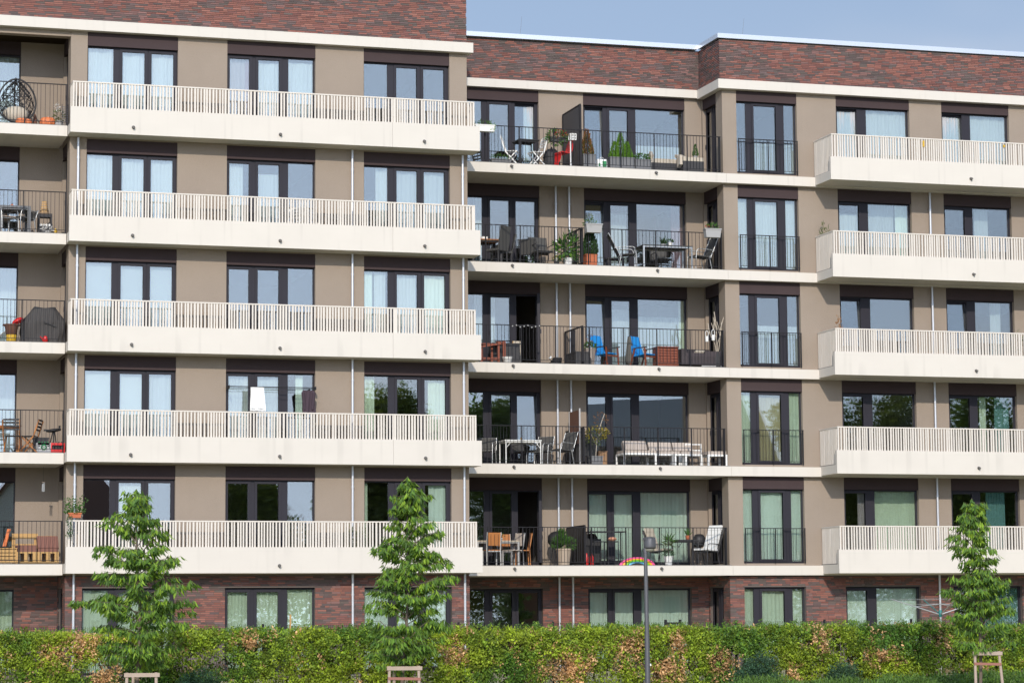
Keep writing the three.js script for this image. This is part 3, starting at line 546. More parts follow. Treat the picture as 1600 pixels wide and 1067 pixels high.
roundShrub('dark green shrub before the hedge, left of the right staked tree', 18.277, 0.40, 9.6, 0.55, 0.6, 303, [0.042, 0.10, 0.040], 480);
{
  const r = rng(17), w = thing('weeds', 'bright green weeds and tall grass at the foot of the hedge, right', 'weeds', [0, 0, 11]); w.userData.kind = 'stuff'; delete w.userData.category; w.userData.category = 'weeds';
  const spots = [];
  for (let i = 0; i < 3200; i++) { const x = 12.5 + 13 * r(), z = -0.9 + 1.8 * r(), T = -0.24 + 0.36 * fbm(x * 0.9, 4, 3) + (x > 19 ? 0.05 : 0) - (x < 15 ? (15 - x) * 0.2 : 0), b = groundY(x, 11 + z), f = 0.7 + 0.6 * r(); spots.push({ x, y: b + (T - b) * Math.pow(r(), 0.6), z, s: 0.9 + 0.7 * r(), c: [0.10 * f, 0.19 * f, 0.024 * f], r1: (r() - .5) * 0.9, r2: r() * 6, r3: (r() - .5) * 0.9 }); }
  scatter('foliage', w, [clump(401, 14, 0.10, 0.10, 0.022, 1), clump(402, 14, 0.10, 0.09, 0.025, 1)], spots);
}

// garden fence of dark mesh just behind the hedge, with a gate
{
  const f = thing('garden_fence', 'dark double-wire mesh garden fence just showing above the hedge', 'fence', [0, 0, 6.9]);
  const w = new MB(), top = 1.44;
  for (let x = -6; x < 29; x += 0.05) w.box(x - 0.003, x + 0.003, 0.0, top, -0.003, 0.003);
  for (let y = 0.1; y < top + 0.02; y += 0.2) w.box(-6, 29, y - 0.004, y + 0.004, 0.0035, 0.010);
  const m = w.build('wire_mesh', M.rail, f); m.userData.kind = 'stuff';
  for (let x = -6; x < 29; x += 2.5) new MB().box(x - 0.025, x + 0.025, -0.3, top + 0.03, -0.05, -0.004).build('post', M.rail, f);
  const g = thing('garden_gate', 'black square-topped garden gate frame behind the hedge beside the lamp', 'gate', [14.888, 0, 6.5]);
  for (const x of [-0.2, 0.2]) new MB().box(x - 0.03, x + 0.03, -0.1, 1.50, -0.03, 0.03).build('post', M.rail, g);
  new MB().box(-0.17, 0.17, 1.38, 1.43, -0.02, 0.02).build('top_bar', M.rail, g);
  const gb = new MB(); for (let x = -0.13; x < 0.15; x += 0.065) gb.box(x - 0.006, x + 0.006, 0.1, 1.38, -0.006, 0.006); gb.build('bar', M.rail, g).userData.kind = 'stuff';
  const p = thing('wooden_post', 'thin pale wooden stick standing before the green-curtained ground floor window', 'stick', [4.975, 0, 5.5]);
  new MB().box(-0.02, 0.02, 0, 1.70, -0.015, 0.015).build('stick', M.paleWood, p);
}
// street lamp
{
  const x = 10.747, b = groundY(x, 16), t = thing('street_lamp', 'grey street lamp with a drum-shaped head before the hedge', 'street lamp', [x, b, 16]);
  const H = 3.02 - b; new MB().tube([0, -0.1, 0], [0, H * 0.55, 0], 0.062, 0.056, 16).tube([0, H * 0.55, 0], [-0.012, H, 0], 0.050, 0.040, 16).build('pole', M.lamp, t);
  new MB().tube([-0.012, H - 0.06, 0], [-0.012, H + 0.05, 0], 0.048, 0.048, 14).tube([-0.012, H + 0.02, 0.0], [0.02, H + 0.06, 0.02], 0.03, 0.03, 10).build('bracket', M.lamp, t);
  const h = new MB(); h.lathe([[0.001, 0.325], [0.08, 0.318], [0.122, 0.295], [0.136, 0.255], [0.138, 0.11], [0.125, 0.06], [0.001, 0.055]], [0.09, H - 0.03, 0], 28); for (let i = 0; i < 14; i++) { const a = i / 14 * 6.283; h.box(0.10, 0.144, 0.25, 0.31, -0.006, 0.006, new THREE.Matrix4().makeRotationY(a).setPosition(0.075, H - 0.03, 0)); }
  h.build('lamp_head', M.lamp, t);
  new MB().lathe([[0.001, 0.0], [0.06, 0.004], [0.108, 0.022], [0.120, 0.054]], [0.075, H - 0.03, 0], 24).build('lens', std([0.34, 0.33, 0.29], 0.35), t);
  new MB().box(0.045, 0.07, 1.55, 1.60, 0.03, 0.055).build('sticker', M.white, t);
}
// rotary clothes dryer in the garden
{
  const cx = 25.50, t = thing('clothes_dryer', 'rotary clothes dryer with open arms in the garden behind the hedge, right', 'clothes dryer', [cx, 0, 0.5]);
  new MB().tube([0, 0, 0], [0, 1.95, 0], 0.028, 0.024, 12).build('pole', M.alu, t);
  new MB().lathe([[0.001, 1.72], [0.05, 1.72], [0.055, 1.62], [0.045, 1.52], [0.001, 1.52]], [0, 0, 0], 14).build('hub', M.teal, t);
  const tips = [];
  for (let i = 0; i < 4; i++) { const a = Math.PI + 0.12 + i * Math.PI / 2, p = [Math.cos(a) * 1.5, 2.05, Math.sin(a) * 1.5]; tips.push(p); new MB().tube([Math.cos(a) * .04, 1.60, Math.sin(a) * .04], p, 0.018, 0.014, 8).build('arm', i === 1 ? M.teal : M.alu, t); new MB().tube([0, 1.90, 0], [Math.cos(a) * .75, 1.825, Math.sin(a) * .75], 0.008, 0.008, 6).build('strut', M.alu, t); }
  const l = new MB(); for (const s of [0.66, 0.97]) for (let i = 0; i < 4; i++) { const q = (p) => [p[0] * s, 1.60 + (2.05 - 1.60) * s, p[2] * s]; l.tube(q(tips[i]), q(tips[(i + 1) % 4]), 0.003, 0.003, 4); }
  l.build('line', M.ltgrey, t);
}

// ---------------------------------------------------------------- what stands across the street: seen only as reflections in the glass
function parkTree(label, x, z, H, R, seed, col) {
  const r = rng(seed), t = thing('park_tree', label, 'tree', [x, groundY(x, z), z], r() * 6, 'large trees across the street'), spots = [];
  new MB().tube([0, -0.2, 0], [0.2, H * 0.45, 0], 0.32, 0.2, 9).tube([0.2, H * 0.45, 0], [0, H * 0.8, 0.2], 0.2, 0.06, 7).tube([0.1, H * 0.35, 0], [R * 0.5, H * 0.62, 0.3], 0.13, 0.05, 6).tube([0.1, H * 0.38, 0], [-R * 0.5, H * 0.66, -0.4], 0.13, 0.05, 6).build('trunk', M.bark, t);
  const lobes = Array.from({ length: 9 }, () => { const a = r() * 6.28, h = 0.35 + 0.5 * r(); return [Math.cos(a) * R * 0.55 * (1.15 - h), H * h, Math.sin(a) * R * 0.55 * (1.15 - h), R * (0.34 + 0.22 * r())]; }); lobes.push([0, H * 0.82, 0, R * 0.42]);
  for (const [lx, ly, lz, lr] of lobes) for (let i = 0; i < 135; i++) { const a = r() * 6.28, e = Math.asin(2 * r() - 1), q = lr * (0.72 + 0.34 * r()), f = 0.6 + 0.8 * r(); spots.push({ x: lx + Math.cos(a) * Math.cos(e) * q, y: ly + Math.sin(e) * q * 0.85, z: lz + Math.sin(a) * Math.cos(e) * q, s: 4.2 + 2.4 * r(), c: col.map(v => v * f), r1: r() * 6, r2: r() * 6, r3: r() * 6 }); }
  scatter('crown', t, [clump(seed, 22, 0.13, 0.062, 0.036, 0), clump(seed + 1, 22, 0.13, 0.062, 0.036, 0)], spots, parkLeaf);
}
[[30.5, 84, 17.2, 4.6], [39.5, 80, 17.6, 4.6], [35.5, 92, 15.5, 4.2], [61, 84, 18.4, 5.4], [67, 82, 18.8, 5.6], [74, 84, 18.6, 5.6], [22.5, 88, 10.4, 4.2], [81, 86, 16.5, 5.4], [57, 108, 12.0, 4.6]].forEach(([x, z, h, r], i) => parkTree(['tall full park tree beyond the photographer', 'tallest rounded park tree across the street', 'slim park tree beside the gabled house', 'wide park tree right of the gabled house', 'big spreading park tree, right group', 'park tree at the far right across the street', 'lower park tree at the left across the street', 'outermost right park tree', 'small park tree between the houses'][i], x, z, h, r, 500 + i * 3, i % 2 ? [0.16, 0.24, 0.045] : [0.22, 0.27, 0.05]));
{
  const r = rng(812), t = thing('tree_belt', 'belt of low bushes and trees far across the street', 'trees', [45, 0, 106]), spots = []; t.userData.kind = 'stuff';
  for (let i = 0; i < 5200; i++) { const x = (r() - .5) * 110, T = 6.5 + 4 * fbm(x * 0.09 + 40, 3, 3), y = -0.5 + T * Math.sqrt(r()), f = 0.6 + 0.8 * r(); spots.push({ x, y, z: (r() - .5) * 5, s: 4.5 + 2.5 * r(), c: [0.17 * f, 0.22 * f, 0.045 * f], r1: r() * 6, r2: r() * 6, r3: r() * 6 }); }
  scatter('crown', t, [clump(811, 22, 0.13, 0.062, 0.036, 0)], spots, parkLeaf);
}
function gabledHouse(label, x, z, w, d, eave, ridge, turn, wallM, roofM) {
  const h = thing('gabled_house', label, 'house', [x, groundY(x, z), z], turn);
  const wall = new MB().box(-w / 2, w / 2, -0.5, eave, -d / 2, d / 2);
  const s = new THREE.Shape(); s.moveTo(-d / 2, 0); s.lineTo(d / 2, 0); s.lineTo(0, ridge - eave); s.closePath();
  const g = new THREE.ExtrudeGeometry(s, { depth: w - 0.02, bevelEnabled: false }); g.rotateY(Math.PI / 2); g.translate(-w / 2 + 0.01, eave, 0); wall.add(g); wall.build('wall', wallM, h);
  const L = Math.hypot(d / 2 + 0.4, (ridge - eave) * (d / 2 + 0.4) / (d / 2)), a = Math.atan2(ridge - eave, d / 2), rf = new MB();
  for (const k of [1, -1]) rf.box(-w / 2 - 0.3, w / 2 + 0.3, -0.06, 0.14, -L, 0, new THREE.Matrix4().makeRotationY(k > 0 ? 0 : Math.PI).premultiply(new THREE.Matrix4()).multiply(new THREE.Matrix4().makeTranslation(0, 0, 0)).premultiply(new THREE.Matrix4().makeTranslation(0, ridge + 0.08, 0)).multiply(new THREE.Matrix4().makeRotationX(-a)));
  const r = rf.build('roof', roofM, h); new MB().box(-w * 0.42, -w * 0.42 + 0.5, ridge - 1.2, ridge + 0.6, -0.3, 0.3).build('chimney', M.mortar, r);
  for (let y = 1.2; y < eave - 1.2; y += 2.9) for (let q = -w / 2 + 1.4; q < w / 2 - 1; q += 2.4) new MB().box(q - 0.55, q + 0.55, y, y + 1.5, -d / 2 - 0.03, -d / 2 + 0.02).build('window', M.frame, h);
}
gabledHouse('brick house with a long gabled roof across the street', 52, 92, 15, 10, 12.6, 17.0, 0.75, std([0.30, 0.15, 0.105], 0.9), M.ltgrey);
gabledHouse('white gabled house at the left across the street', 12, 100, 10, 10, 6.5, 11.5, -0.9, M.white, std([0.20, 0.09, 0.06], 0.85));
// ---------------------------------------------------------------- things on the balconies
const F = (k) => LV[k] + 0.276;                       // loggia floor of storey k
const X1 = new THREE.Vector3(1, 0, 0);
function panel(a, b, w, th) {                          // board from a to b, w wide along x
  a = V(...a); b = V(...b); const d = b.clone().sub(a), L = d.length(); d.normalize();
  const n = V().crossVectors(d, X1).normalize(), g = new THREE.BoxGeometry(w, th, L);
  g.applyMatrix4(new THREE.Matrix4().makeBasis(X1, n, d).setPosition(a.add(b).multiplyScalar(0.5))); return g;
}
const part = (t, name, mat, f) => { const m = new MB(); f(m); return m.build(name, mat, t); };
function slingChair(label, p, turn, { h = 0.95, r = 0.16, w = 0.54, fr = M.alu, cl = M.sling, seat = 0.42, cush, group } = {}) {
  const t = thing('garden_chair', label, 'chair', p, turn, group), D = 0.5;
  part(t, 'seat', cl, m => m.add(panel([0, seat, -D / 2], [0, seat + 0.03, D / 2], w - 0.05, 0.025)));
  part(t, 'backrest', cl, m => m.add(panel([0, seat - 0.02, -D / 2], [0, h, -D / 2 - r], w - 0.05, 0.025)));
  for (const s of [-1, 1]) {
    const x = s * w / 2;
    part(t, 'leg', fr, m => m.path([[x, 0, D / 2 + 0.02], [x, seat, D / 2], [x, seat + 0.21, D / 2 - 0.05], [x, seat + 0.23, 0], [x, seat + 0.2, -D / 2 - r * 0.5]], 0.013, 6, 20));
    part(t, 'leg', fr, m => m.tube([x, 0, -D / 2 - 0.04], [x, seat + 0.02, -D / 2 + 0.05], 0.013).tube([x, seat - 0.02, -D / 2], [x, h + 0.01, -D / 2 - r], 0.013));
  }
  part(t, 'frame', fr, m => m.tube([-w / 2, h, -D / 2 - r], [w / 2, h, -D / 2 - r], 0.013).tube([-w / 2, seat - 0.02, D / 2], [w / 2, seat - 0.02, D / 2], 0.012).tube([-w / 2, seat - 0.03, -D / 2], [w / 2, seat - 0.03, -D / 2], 0.012));
  if (cush) {
    part(t, 'cushion', cush, m => { m.add(panel([0, seat + 0.05, -D / 2], [0, seat + 0.065, D / 2 + 0.02], w - 0.07, 0.055)); for (let i = 0; i < 5; i++) { const u0 = i / 5, u1 = (i + 0.94) / 5, q = (u) => [0, seat + 0.06 + (h + 0.02 - seat) * u, -D / 2 + 0.05 - r * u]; m.add(panel(q(u0), q(u1), w - 0.08, 0.055)); } });
  }
  return t;
}
function crossChair(label, p, turn, { mat = M.white, h = 0.88, seatMat, group, w = 0.42 } = {}) {     // folding slatted chair with crossed legs
  const t = thing('folding_chair', label, 'chair', p, turn, group), s2 = seatMat || mat;
  for (const s of [-1, 1]) {
    const x = s * w / 2;
    part(t, 'leg', mat, m => m.add(panel([x, 0, 0.24], [x, 0.45, -0.16], 0.03, 0.035)).add(panel([x, 0.45, -0.16], [x, h, -0.30], 0.03, 0.035)));
    part(t, 'leg', mat, m => m.add(panel([x * 0.86, 0, -0.26], [x * 0.86, 0.46, 0.2], 0.028, 0.033)));
  }
  for (let i = 0; i < 5; i++) part(t, 'slat', s2, m => m.box(-w / 2 + 0.03, w / 2 - 0.03, 0.45, 0.467, -0.17 + i * 0.078, -0.115 + i * 0.078));
  for (let i = 0; i < 4; i++) { const u = 0.35 + i * 0.2, y = 0.45 + (h - 0.45) * u, z = -0.16 - 0.14 * u; part(t, 'slat', s2, m => m.box(-w / 2 + 0.012, w / 2 - 0.012, y, y + 0.05, z - 0.008, z + 0.008)); }
  return t;
}
function table(label, p, turn, w, d, h, topM, legM, { th = 0.03, leg = 0.02, inset = 0.04, brace, name = 'garden_table', group } = {}) {
  const t = thing(name, label, 'table', p, turn, group);
  part(t, 'tabletop', topM, m => m.box(-w / 2, w / 2, h - th, h, -d / 2, d / 2));
  part(t, 'apron', legM, m => { const a = w / 2 - inset, b = d / 2 - inset; m.box(-a, a, h - th - 0.045, h - th, b - 0.02, b).box(-a, a, h - th - 0.045, h - th, -b, -b + 0.02).box(-.015, .015, h - th - 0.04, h - th - 0.002, -b + 0.02, b - 0.02); if (brace) m.bar([-a, h - 0.25, b], [-a + 0.16, h - 0.06, b], 0.015, 0.015).bar([a, h - 0.25, b], [a - 0.16, h - 0.06, b], 0.015, 0.015); });
  for (const sx of [-1, 1]) for (const sz of [-1, 1]) part(t, 'leg', legM, m => m.box(sx * (w / 2 - inset) - leg, sx * (w / 2 - inset) + leg, 0, h - th, sz * (d / 2 - inset) - leg, sz * (d / 2 - inset) + leg));
  return t;
}
function pot(t, mat, r0, r1, h, soil = true) {
  part(t, 'pot', mat, m => m.lathe([[0.001, 0], [r0, 0], [r0 * 1.01, 0.01], [r1 * 0.97, h * 0.9], [r1 * 1.03, h * 0.9], [r1 * 1.03, h], [r1 * 0.92, h], [r1 * 0.9, h * 0.92], [0.001, h * 0.92]], [0, 0, 0], 22));
}
function trough(t, mat, w, d, h, taper = 0) {
  part(t, 'planter', mat, m => { const g = new THREE.BoxGeometry(w, h, d), P = g.attributes.position; for (let i = 0; i < P.count; i++) if (P.getY(i) < 0) { P.setX(i, P.getX(i) * (1 - taper)); P.setZ(i, P.getZ(i) * (1 - taper)); } g.translate(0, h / 2, 0); m.add(g); m.box(-w / 2 - 0.012, w / 2 + 0.012, h - 0.03, h + 0.004, -d / 2 - 0.012, d / 2 + 0.012); });
}
// leaves round a centre; shape(u, v, w) -> offset; returns the foliage part
function foliage(t, mat, n, seed, place, L, W, name = 'foliage') {
  const r = rng(seed), o = { p: [], n: [], c: [] };
  for (let i = 0; i < n; i++) { const { p, d } = place(r); const s = V().crossVectors(d, V(r() - .5, r() - .5, r() - .5)).normalize(); leafInto(o, p, d.normalize(), s, L * (0.7 + 0.6 * r()), W * (0.8 + 0.4 * r()), [1, 1, 1], 0.2); }
  const g = leafGeo(o); g.deleteAttribute('color'); return mesh(name, g, mat, t);
}
const ballPlace = (c, rx, ry, rz = rx) => (r) => { const a = r() * 6.283, e = Math.asin(2 * r() - 1), q = Math.cbrt(r()); const u = V(Math.cos(a) * Math.cos(e), Math.sin(e), Math.sin(a) * Math.cos(e)); return { p: V(c[0] + u.x * rx * q, c[1] + u.y * ry * q, c[2] + u.z * rz * q), d: u.add(V(r() - .5, r() - .2, r() - .5).multiplyScalar(0.9)) }; };
const conePlace = (c, R, H) => (r) => { const u = Math.pow(r(), 1.5), a = r() * 6.283, q = R * Math.pow(1 - u, 0.8) * (0.55 + 0.5 * Math.sqrt(r())) * (0.6 + 0.4 * Math.min(1, (u + 0.03) * 8)); return { p: V(c[0] + Math.cos(a) * q, c[1] + u * H, c[2] + Math.sin(a) * q), d: V(Math.cos(a) * 0.6, 0.9, Math.sin(a) * 0.6) }; };
const spikePlace = (c, tilt0 = 0.2, tilt1 = 1.5) => (r) => { const a = r() * 6.283, e = Math.PI / 2 - (tilt0 + (tilt1 - tilt0) * r()); return { p: V(...c), d: V(Math.cos(a) * Math.cos(e), Math.sin(e), Math.sin(a) * Math.cos(e)) }; };
function potted(label, category, p, potF, plants, group) { const t = thing('potted_plant', label, category, p, 0, group); potF(t); plants(t); return t; }
const pl = (label, p, potF, plants) => potted(label, 'plant', p, potF, plants);

// ---- top storey of the middle loggias
{
  const k = 4, f = F(k);
  let t = thing('flower_box', 'white flower box hung on the top loggia railing beside the left block', 'flower box', [12.654, 16.016, -3.0]); trough(t, M.white, 0.62, 0.2, 0.2, 0.06); foliage(t, LEAF.green, 90, 1, ballPlace([-0.05, 0.24, 0], 0.28, 0.07, 0.08), 0.09, 0.03); foliage(t, LEAF.bright, 26, 2, ballPlace([0.24, 0.12, 0.1], 0.06, 0.12, 0.04), 0.08, 0.03);
  const a = crossChair('white slatted folding chair left of the small black table, top loggia', [13.693, f, -3.70], 1.15, { group: 'white folding chairs of the top loggia', h: 0.92 });
  copyOf(a, [14.471, f, -3.66], -1.45, 'white slatted folding chair right of the small black table, top loggia');
  table('small black square table between the white folding chairs, top loggia', [14.299, f, -4.15], 0.1, 0.66, 0.62, 0.90, M.black, M.black, { leg: 0.016 });
  t = pl('low green plants in a long tray at the left end of the top loggia', [13.245, f, -3.35], t => trough(t, M.grey, 0.6, 0.18, 0.14), t => foliage(t, LEAF.green, 120, 3, ballPlace([0, 0.2, 0], 0.3, 0.09, 0.09), 0.08, 0.03));
  t = thing('wicker_dome', 'dark grey dome-shaped covered basket beside the red chair', 'basket', [15.052, f, -3.95]); part(t, 'body', M.dark, m => m.lathe([[0.001, 0.66], [0.12, 0.64], [0.2, 0.57], [0.25, 0.42], [0.26, 0.2], [0.23, 0], [0.001, 0]], [0, 0, 0], 20)); part(t, 'rim', M.black, m => m.lathe([[0.262, 0.36], [0.275, 0.38], [0.262, 0.40]], [0, 0, 0], 20)); part(t, 'knob', M.black, m => m.lathe([[0.001, 0.72], [0.03, 0.70], [0.02, 0.65]], [0, 0, 0], 10));
  // red chair: one bent shell
  t = thing('red_chair', 'bright red moulded plastic chair before the dark screen, top loggia', 'chair', [15.274, f, -3.5], -1.35);
  part(t, 'shell', M.red, m => { const pts = [[-.10, .02], [.22, .02], [.26, .06], [.20, .22], [.17, .36], [.21, .43], [.16, .46], [-.12, .44], [-.20, .50], [-.24, .70], [-.28, .84]]; const c = new THREE.CatmullRomCurve3(pts.map(q => V(0, q[1], q[0]))).getPoints(40); for (let i = 0; i < 40; i++) m.add(panel(c[i].toArray(), c[i + 1].clone().lerp(c[i], -0.06).toArray(), 0.40 - 0.10 * Math.sin(Math.min(1, i / 15) * Math.PI) - (i > 34 ? (i - 34) * 0.03 : 0), 0.02)); });
  t = thing('flower_basket', 'hanging basket of leaves and red flowers left of the screen', 'plant', [15.091, 15.894, -3.42]); trough(t, M.dark, 0.52, 0.18, 0.14, 0.1); foliage(t, LEAF.green, 260, 5, ballPlace([-0.04, 0.14, 0.02], 0.34, 0.24, 0.14), 0.10, 0.04); foliage(t, LEAF.rust, 60, 6, ballPlace([0.0, 0.22, 0.06], 0.3, 0.16, 0.12), 0.06, 0.04); foliage(t, LEAF.red, 36, 7, ballPlace([0.05, 0.25, 0.08], 0.2, 0.12, 0.1), 0.05, 0.05);
  t = thing('lantern_stand', 'white post with a white wire basket on top before the dark screen', 'plant stand', [15.454, f, -3.30]); part(t, 'post', M.white, m => m.box(-.02, .02, 0, .84, -.02, .02)); part(t, 'basket', M.white, m => { m.box(-.04, .16, .82, .845, -.09, .09).box(-.04, .16, 1.0, 1.02, -.09, .09); for (let i = 0; i < 5; i++) for (const z of [-.09, .08]) m.box(-.04 + i * .045, -.02 + i * .045, .845, 1.0, z, z + .01); m.box(-.04, .16, .90, .92, .0905, .10); }); part(t, 'base', M.white, m => m.box(-.1, .1, 0, .015, -.1, .1));
  pl('brownish conical conifer in a grey planter, right of the screen', [16.096, f, -3.6], t => trough(t, M.grey, 0.40, 0.38, 0.44, 0.05), t => { foliage(t, LEAF.rust, 704, 8, conePlace([-0.02, 0.42, 0], 0.21, 0.80), 0.08, 0.029); foliage(t, LEAF.olive, 572, 9, conePlace([-0.02, 0.42, 0], 0.22, 0.62), 0.08, 0.029); });
  t = thing('bag', 'small white bag with a green print on the top loggia floor', 'bag', [16.449, f, -3.35]); part(t, 'body', M.white, m => m.add(panel([0, 0, 0.05], [0, 0.27, 0.02], 0.30, 0.14))); part(t, 'print', M.green, m => m.add(panel([0.06, 0.04, 0.13], [0.06, 0.22, 0.108], 0.12, 0.006)).add(panel([-0.1, 0.05, 0.13], [-0.1, 0.14, 0.12], 0.05, 0.006))); part(t, 'handle', M.white, m => m.path([[-.06, .26, .03], [-.04, .33, .03], [.04, .33, .03], [.06, .26, .03]], 0.008));
  pl('bright green three-peaked conifers in a long grey planter', [17.157, f, -3.6], t => trough(t, M.grey, 0.78, 0.34, 0.40), t => { foliage(t, LEAF.bright, 924, 10, conePlace([0, 0.36, 0], 0.20, 0.78), 0.08, 0.026); foliage(t, LEAF.bright, 726, 11, conePlace([-0.20, 0.36, 0.03], 0.17, 0.50), 0.08, 0.026); foliage(t, LEAF.bright, 726, 12, conePlace([0.22, 0.36, 0], 0.17, 0.52), 0.08, 0.026); foliage(t, LEAF.green, 200, 13, ballPlace([0.02, 0.46, 0], 0.36, 0.12, 0.14), 0.08, 0.016); });
  pl('low leafy plants in the shorter grey planter, next to the conifers', [17.841, f, -3.6], t => trough(t, M.grey, 0.50, 0.34, 0.36), t => foliage(t, LEAF.green, 160, 14, ballPlace([0, 0.44, 0], 0.25, 0.09, 0.14), 0.09, 0.04));
  t = thing('outdoor_sofa', 'dark wicker outdoor sofa with beige cushions, top loggia', 'sofa', [18.693, f, -4.1]); part(t, 'base', M.dark, m => m.box(-.55, .75, .03, .34, -.38, .38)); part(t, 'cushion', M.sand, m => m.box(-.53, .1, .342, .47, -.3, .37).box(.11, .73, .342, .47, -.3, .37)); part(t, 'backrest', M.dark, m => m.box(-.55, .75, .34, .52, -.38, -.305)); part(t, 'pillow', M.sand, m => m.add(panel([-.42, .46, .2], [-.36, .62, -.1], .1, .3)));
  t = thing('lounge_armchair', 'dark wicker lounge seat with beige cushion and a pillow, right end of the top loggia', 'armchair', [19.43, f, -3.65]); part(t, 'base', M.dark, m => m.box(-.34, .34, .03, .36, -.34, .34)); part(t, 'cushion', M.sand, m => m.box(-.33, .33, .362, .48, -.3, .33)); part(t, 'pillow', M.sand, m => m.add(panel([-.26, .48, .1], [-.30, .60, -.22], .22, .10)).add(panel([-.42, .2, .25], [-.36, .52, .1], .12, .2)));
  pl('tiny conical evergreen on the right lounge seat of the top loggia', [19.603, f + 0.48, -3.6], t => pot(t, M.ltgrey, 0.05, 0.07, 0.1), t => foliage(t, LEAF.green, 440, 15, conePlace([0, 0.08, 0], 0.09, 0.36), 0.05, 0.019));
}
// ---- fourth storey
{
  const k = 3, f = F(k);
  let t = table('wooden table with dark legs half hidden by the left block, fourth storey', [12.896, f, -4.0], 0, 0.95, 0.8, 0.76, M.orangeWood, M.dark, { leg: 0.03 });
  t = thing('table_box', 'white box on the wooden table beside the left block', 'box', [12.897, f + 0.76, -4.0]); part(t, 'box', M.white, m => m.box(-.1, .1, 0, .1, -.08, .08)); part(t, 'lid', M.white, m => m.box(-.105, .105, .1, .115, -.085, .085));
  const wick = (label, x, z, turn, h) => { const t = thing('wicker_chair', label, 'chair', [x, f, z], turn, 'dark wicker chairs on the fourth storey'); part(t, 'seat', M.sling, m => m.box(-.25, .25, .40, .46, -.25, .25)); part(t, 'backrest', M.sling, m => m.add(panel([0, .42, -.24], [0, h, -.36], .5, .035))); for (const sx of [-1, 1]) for (const sz of [-1, 1]) part(t, 'leg', M.dark, m => m.tube([sx * .22, 0, sz * .23], [sx * .22, .4, sz * .22], .02)); return t; };
  wick('tall-backed dark wicker chair right of the wooden table', 13.208, -3.7, -2.5, 1.14); wick('smaller dark wicker chair behind the tall-backed one', 13.578, -4.2, -1.75, 0.98);
  slingChair('dark low garden chair seen from the side, left of the downpipes', [14.43, f, -4.2], 2.6, { h: 0.82, r: 0.2, fr: M.dark, w: 0.56 });
  slingChair('dark garden chair with armrests before the downpipes', [14.674, f, -3.75], 0.15, { h: 0.92, r: 0.12, fr: M.dark, w: 0.6 });
  pl('clump of big-leaved plants in a white pot beside the railing divider', [15.404, f, -3.5], t => pot(t, M.white, .10, .14, .24), t => { foliage(t, LEAF.green, 90, 21, ballPlace([-0.05, 0.55, 0], 0.30, 0.34, 0.2), 0.26, 0.07); foliage(t, LEAF.bright, 40, 22, ballPlace([-0.1, 0.55, 0.05], 0.26, 0.28, 0.16), 0.22, 0.06); foliage(t, LEAF.dark, 80, 23, ballPlace([0.15, 0.6, -0.1], 0.24, 0.45, 0.15), 0.18, 0.06); });
  pl('small plant with yellow flowers left of the white pot', [15.038, f, -3.5], t => pot(t, M.dark, .06, .09, .14), t => { foliage(t, LEAF.green, 50, 24, ballPlace([0, 0.2, 0], 0.12, 0.08), 0.07, 0.03); foliage(t, LEAF.yellow, 26, 25, ballPlace([0, 0.24, 0.03], 0.12, 0.07), 0.05, 0.04); });
  pl('dense green columnar plant in a square terracotta pot', [16.098, f, -3.5], t => trough(t, M.terracotta, .37, .37, .36, .08), t => foliage(t, LEAF.dark, 1012, 26, conePlace([0, 0.34, 0], 0.24, 0.84), 0.12, 0.056));
  for (const [px, lab, s] of [[927, 'grey planter hung on the fourth-storey railing above the terracotta pot', 31], [1113, 'grey planter hung at the right end of the fourth-storey railing', 33]]) { const py = px < 1000 ? 364 : 372; t = thing('railing_planter', lab, 'flower box', [px < 1000 ? 16.054 : 19.892, px < 1000 ? 13.093 : 13.085, -3.02]); trough(t, std([0.33, 0.32, 0.31], 0.7), 0.52, 0.22, 0.27, 0.14); foliage(t, LEAF.green, 60, s, ballPlace([px < 1000 ? -.1 : .02, 0.3, 0], 0.18, 0.12, 0.08), 0.09, 0.035); if (px < 1000) foliage(t, LEAF.olive, 50, s + 1, ballPlace([-.12, 0.42, 0], 0.09, 0.18, 0.05), 0.08, 0.03); else foliage(t, LEAF.red, 14, s + 1, ballPlace([-.18, 0.32, 0.05], 0.06, 0.05, 0.05), 0.05, 0.04); }
  slingChair('grey reclining chair leaning back, left of the long metal table', [17.359, f, -3.7], 1.35, { h: 1.06, r: 0.34, w: 0.56 });
  slingChair('grey folding chair at the right end of the long metal table', [19.677, f, -3.6], -1.45, { h: 1.08, r: 0.3, w: 0.56 });
  slingChair('grey garden chair behind the long metal table', [18.815, f, -4.55], 0, { h: 0.86, r: 0.12, fr: M.dark });
  table('long metal garden table with a dark top and plants on it', [18.598, f, -3.85], 0, 1.62, 0.86, 0.74, M.sling, M.alu, { leg: 0.022, th: 0.025, inset: 0.03 });
  pl('spiky succulent in a grey glass pot on the long metal table', [18.621, f + .74, -3.9], t => pot(t, M.ltgrey, .06, .08, .1), t => foliage(t, LEAF.dark, 34, 27, spikePlace([0, 0.09, 0], 0.3, 1.2), 0.26, 0.035));
  pl('small plant in a white pot on the long metal table', [18.851, f + .74, -3.9], t => pot(t, M.white, .05, .065, .16), t => foliage(t, LEAF.dark, 40, 28, ballPlace([0, 0.2, 0], 0.08, 0.05), 0.07, 0.03));
  t = thing('side_table', 'low dark slatted side table behind the reclining chair', 'table', [17.153, f, -4.3]); part(t, 'tabletop', M.dark, m => m.box(-.28, .28, .36, .39, -.22, .22)); for (const sx of [-1, 1]) part(t, 'leg', M.dark, m => m.box(sx * .24 - .02, sx * .24 + .02, 0, .36, -.2, -.16).box(sx * .24 - .02, sx * .24 + .02, 0, .36, .16, .2));
}
